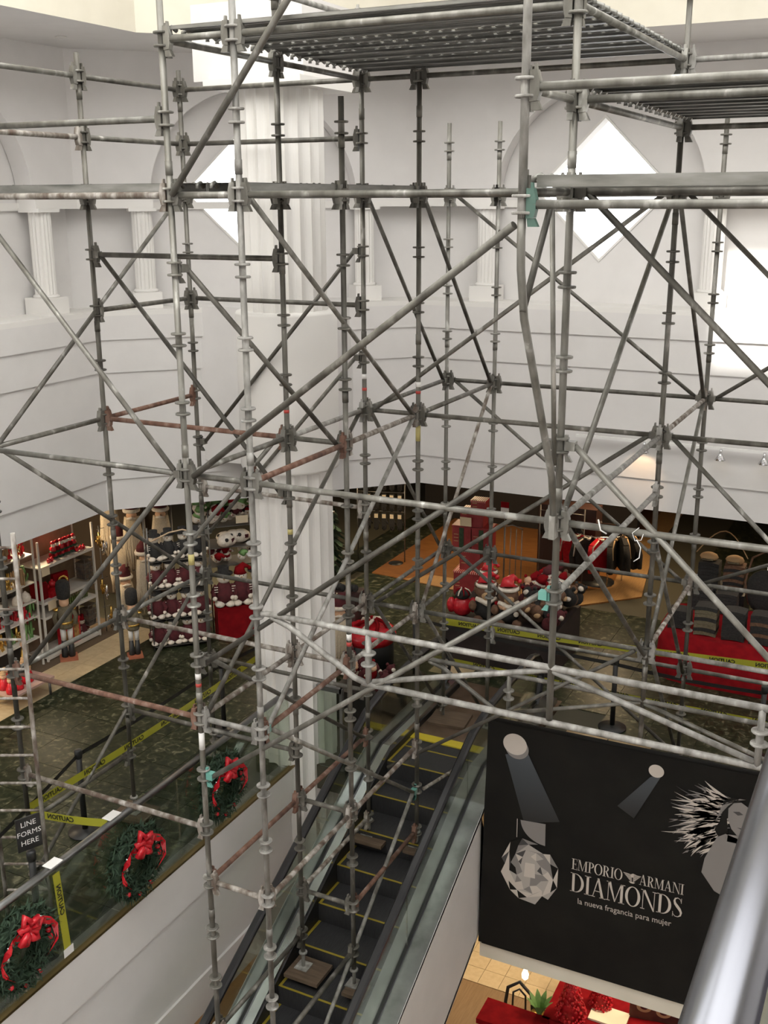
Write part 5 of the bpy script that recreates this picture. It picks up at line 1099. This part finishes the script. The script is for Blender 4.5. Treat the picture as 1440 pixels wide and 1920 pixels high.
for x in (-.5, .55, 1.12):
    h = MB().lathe([(.02,-.05),(.03,-.08),(.075,-.15),(.07,-.155),(.03,-.09)], (x,-.04,0), None, 14).tube([(x,-.02,0),(x,-.04,-.06)], .016, None, 8).build('lamp_head', CHROME, tl)
    MB().ball((x,-.04,-.12), (.035,.035,.02), None, 8, 5).build('bulb', LAMPON, h)
lamp('track_spot', 'SPOT', (-3.42, 14.75, -3.42), 9, (1, .66, .38), .03, (-3.45, 15.1, -3.78), 1.3)
lt = thing('display_table', (-2.55, 12.5, LOW), 'red-topped display table on the lower floor under the banner', 'table'); MB().box((-1.05,-.62,.70), (1.3,.75,.78)).build('table_top', RED, lt); MB().box((-.9,-.65,0), (1.2,.65,.7)).build('base', WHITE, lt)
w = thing('display_table', (-4.05, 11.72, LOW), 'low red ledge at the bottom edge beside the potted plant', 'table'); MB().box((-.35,-.25,.70), (.55,.2,.78)).build('table_top', RED, w); MB().box((-.3,-.2,0), (.5,.15,.7)).build('base', WHITE, w)
def tinsel(x, y, s, label):
    r = thing('tinsel_tree', (x,y,LOW+.78), label, 'tree'); r.scale = (s,s,s); q = MB(); rd = random.Random(4)
    for i in range(420):
        t = rd.random(); a = rd.uniform(0,2*PI); rr = .17*(1-t)+.02; c = V((rr*math.cos(a),rr*math.sin(a),.04+.6*t)); q.ball(c, .011+.010*rd.random(), None, 5, 3)
    q.build('tinsel', CRIM, r)['kind'] = 'stuff'; MB().lathe([(.16,.02),(.02,.66)], (0,0,0), None, 12).build('cone', CRIM, r)
tinsel(-3.25, 12.05, 1.15, 'taller glittering red tinsel tree on the lower red table'); tinsel(-2.95, 12.45, .9, 'smaller glittering red tinsel tree at the back of the lower red table')
pp = thing('potted_plant', (-3.66, 11.95, LOW), 'green leafy plant in a gold pot left of the red table', 'plant'); MB().lathe([(.10,.35),(.13,.75),(.12,.76)], (0,0,0), None, 14).build('pot', GOLD, pp); MB().cbox((0,0,.18), (.2,.2,.36)).build('pedestal', WHITE, pp)
for i in range(9):
    a = 2*PI*i/9; q = MB(); vs = []
    for k in range(6): t = k/5; rr = .03+.16*t**1.3; z = .76+.36*t-.1*t*t; wd = .045*math.sin(PI*min(1,t*.95+.05)); n = V((-math.sin(a),math.cos(a),0))*wd; c = V((rr*math.cos(a),rr*math.sin(a),z)); vs += [c-n, c+n]
    q.add(vs, [(2*k,2*k+1,2*k+3,2*k+2) for k in range(5)]); q.build('leaf', LEAF, pp)
ch = thing('chair', (-4.02, 12.15, LOW), 'black bentwood chair back on the lower floor', 'chair'); MB().tube([(-.2,0,0),(-.2,0,.6),(-.17,0,.85),(0,0,1.0),(.17,0,.85),(.2,0,.6),(.2,0,0)], .025, None, 8).build('back_frame', BLACK, ch); MB().tube([(-.1,0,.45),(-.09,0,.8),(0,0,.88),(.09,0,.8),(.1,0,.45)], .015, None, 8).build('inner_hoop', BLACK, ch); MB().lathe([(.2,.42),(.21,.45),(.2,.47)], (0,-.2,0), None, 18).build('seat', LWOOD, ch)
for x in (-.16,.16): MB().tube([(x,-.34,0),(x*.9,-.3,.43)], .02, None, 8).build('leg', BLACK, ch)
tr = thing('tray', (-2.78, 12.28, LOW+.78), 'white tray on the lower red table', 'tray'); MB().box((-.25,-.16,0), (.25,.16,.03)).build('tray_body', mat('white_tray', (.85,.78,.62), .3), tr)
fp = thing('picture', (-2.2, 12.5, LOW+.78), 'dark food picture standing on the lower red table', 'picture', None, .2); MB().box((-.35,-.015,0), (.35,.015,.42)).build('panel', noisy('picture_brown', [(.05,.012,.01),(.12,.04,.02)], 5), fp)
for x, z in ((-.16,.2),(.1,.16),(.2,.3)): MB().prism(ell(x,z,.1,.08,20), 1, -.021, -.016).build('printed_roll', TAN, fp); MB().prism(ell(x,z,.05,.035,16), 1, -.024, -.02).build('printed_filling', MAROON, fp)
pl = thing('pendant_lamp', (-3.67, 11.3, -9.62), 'small lit lamp hanging on a thin rod over the lower floor', 'lamp'); MB().tube([(0,0,.1),(0,0,.9)], .008, None, 6).build('rod', BLACK, pl); MB().lathe([(.012,.1),(.045,.0),(.04,-.05),(.015,-.08)], (0,0,0), None, 14).build('bulb', LAMPON, pl)
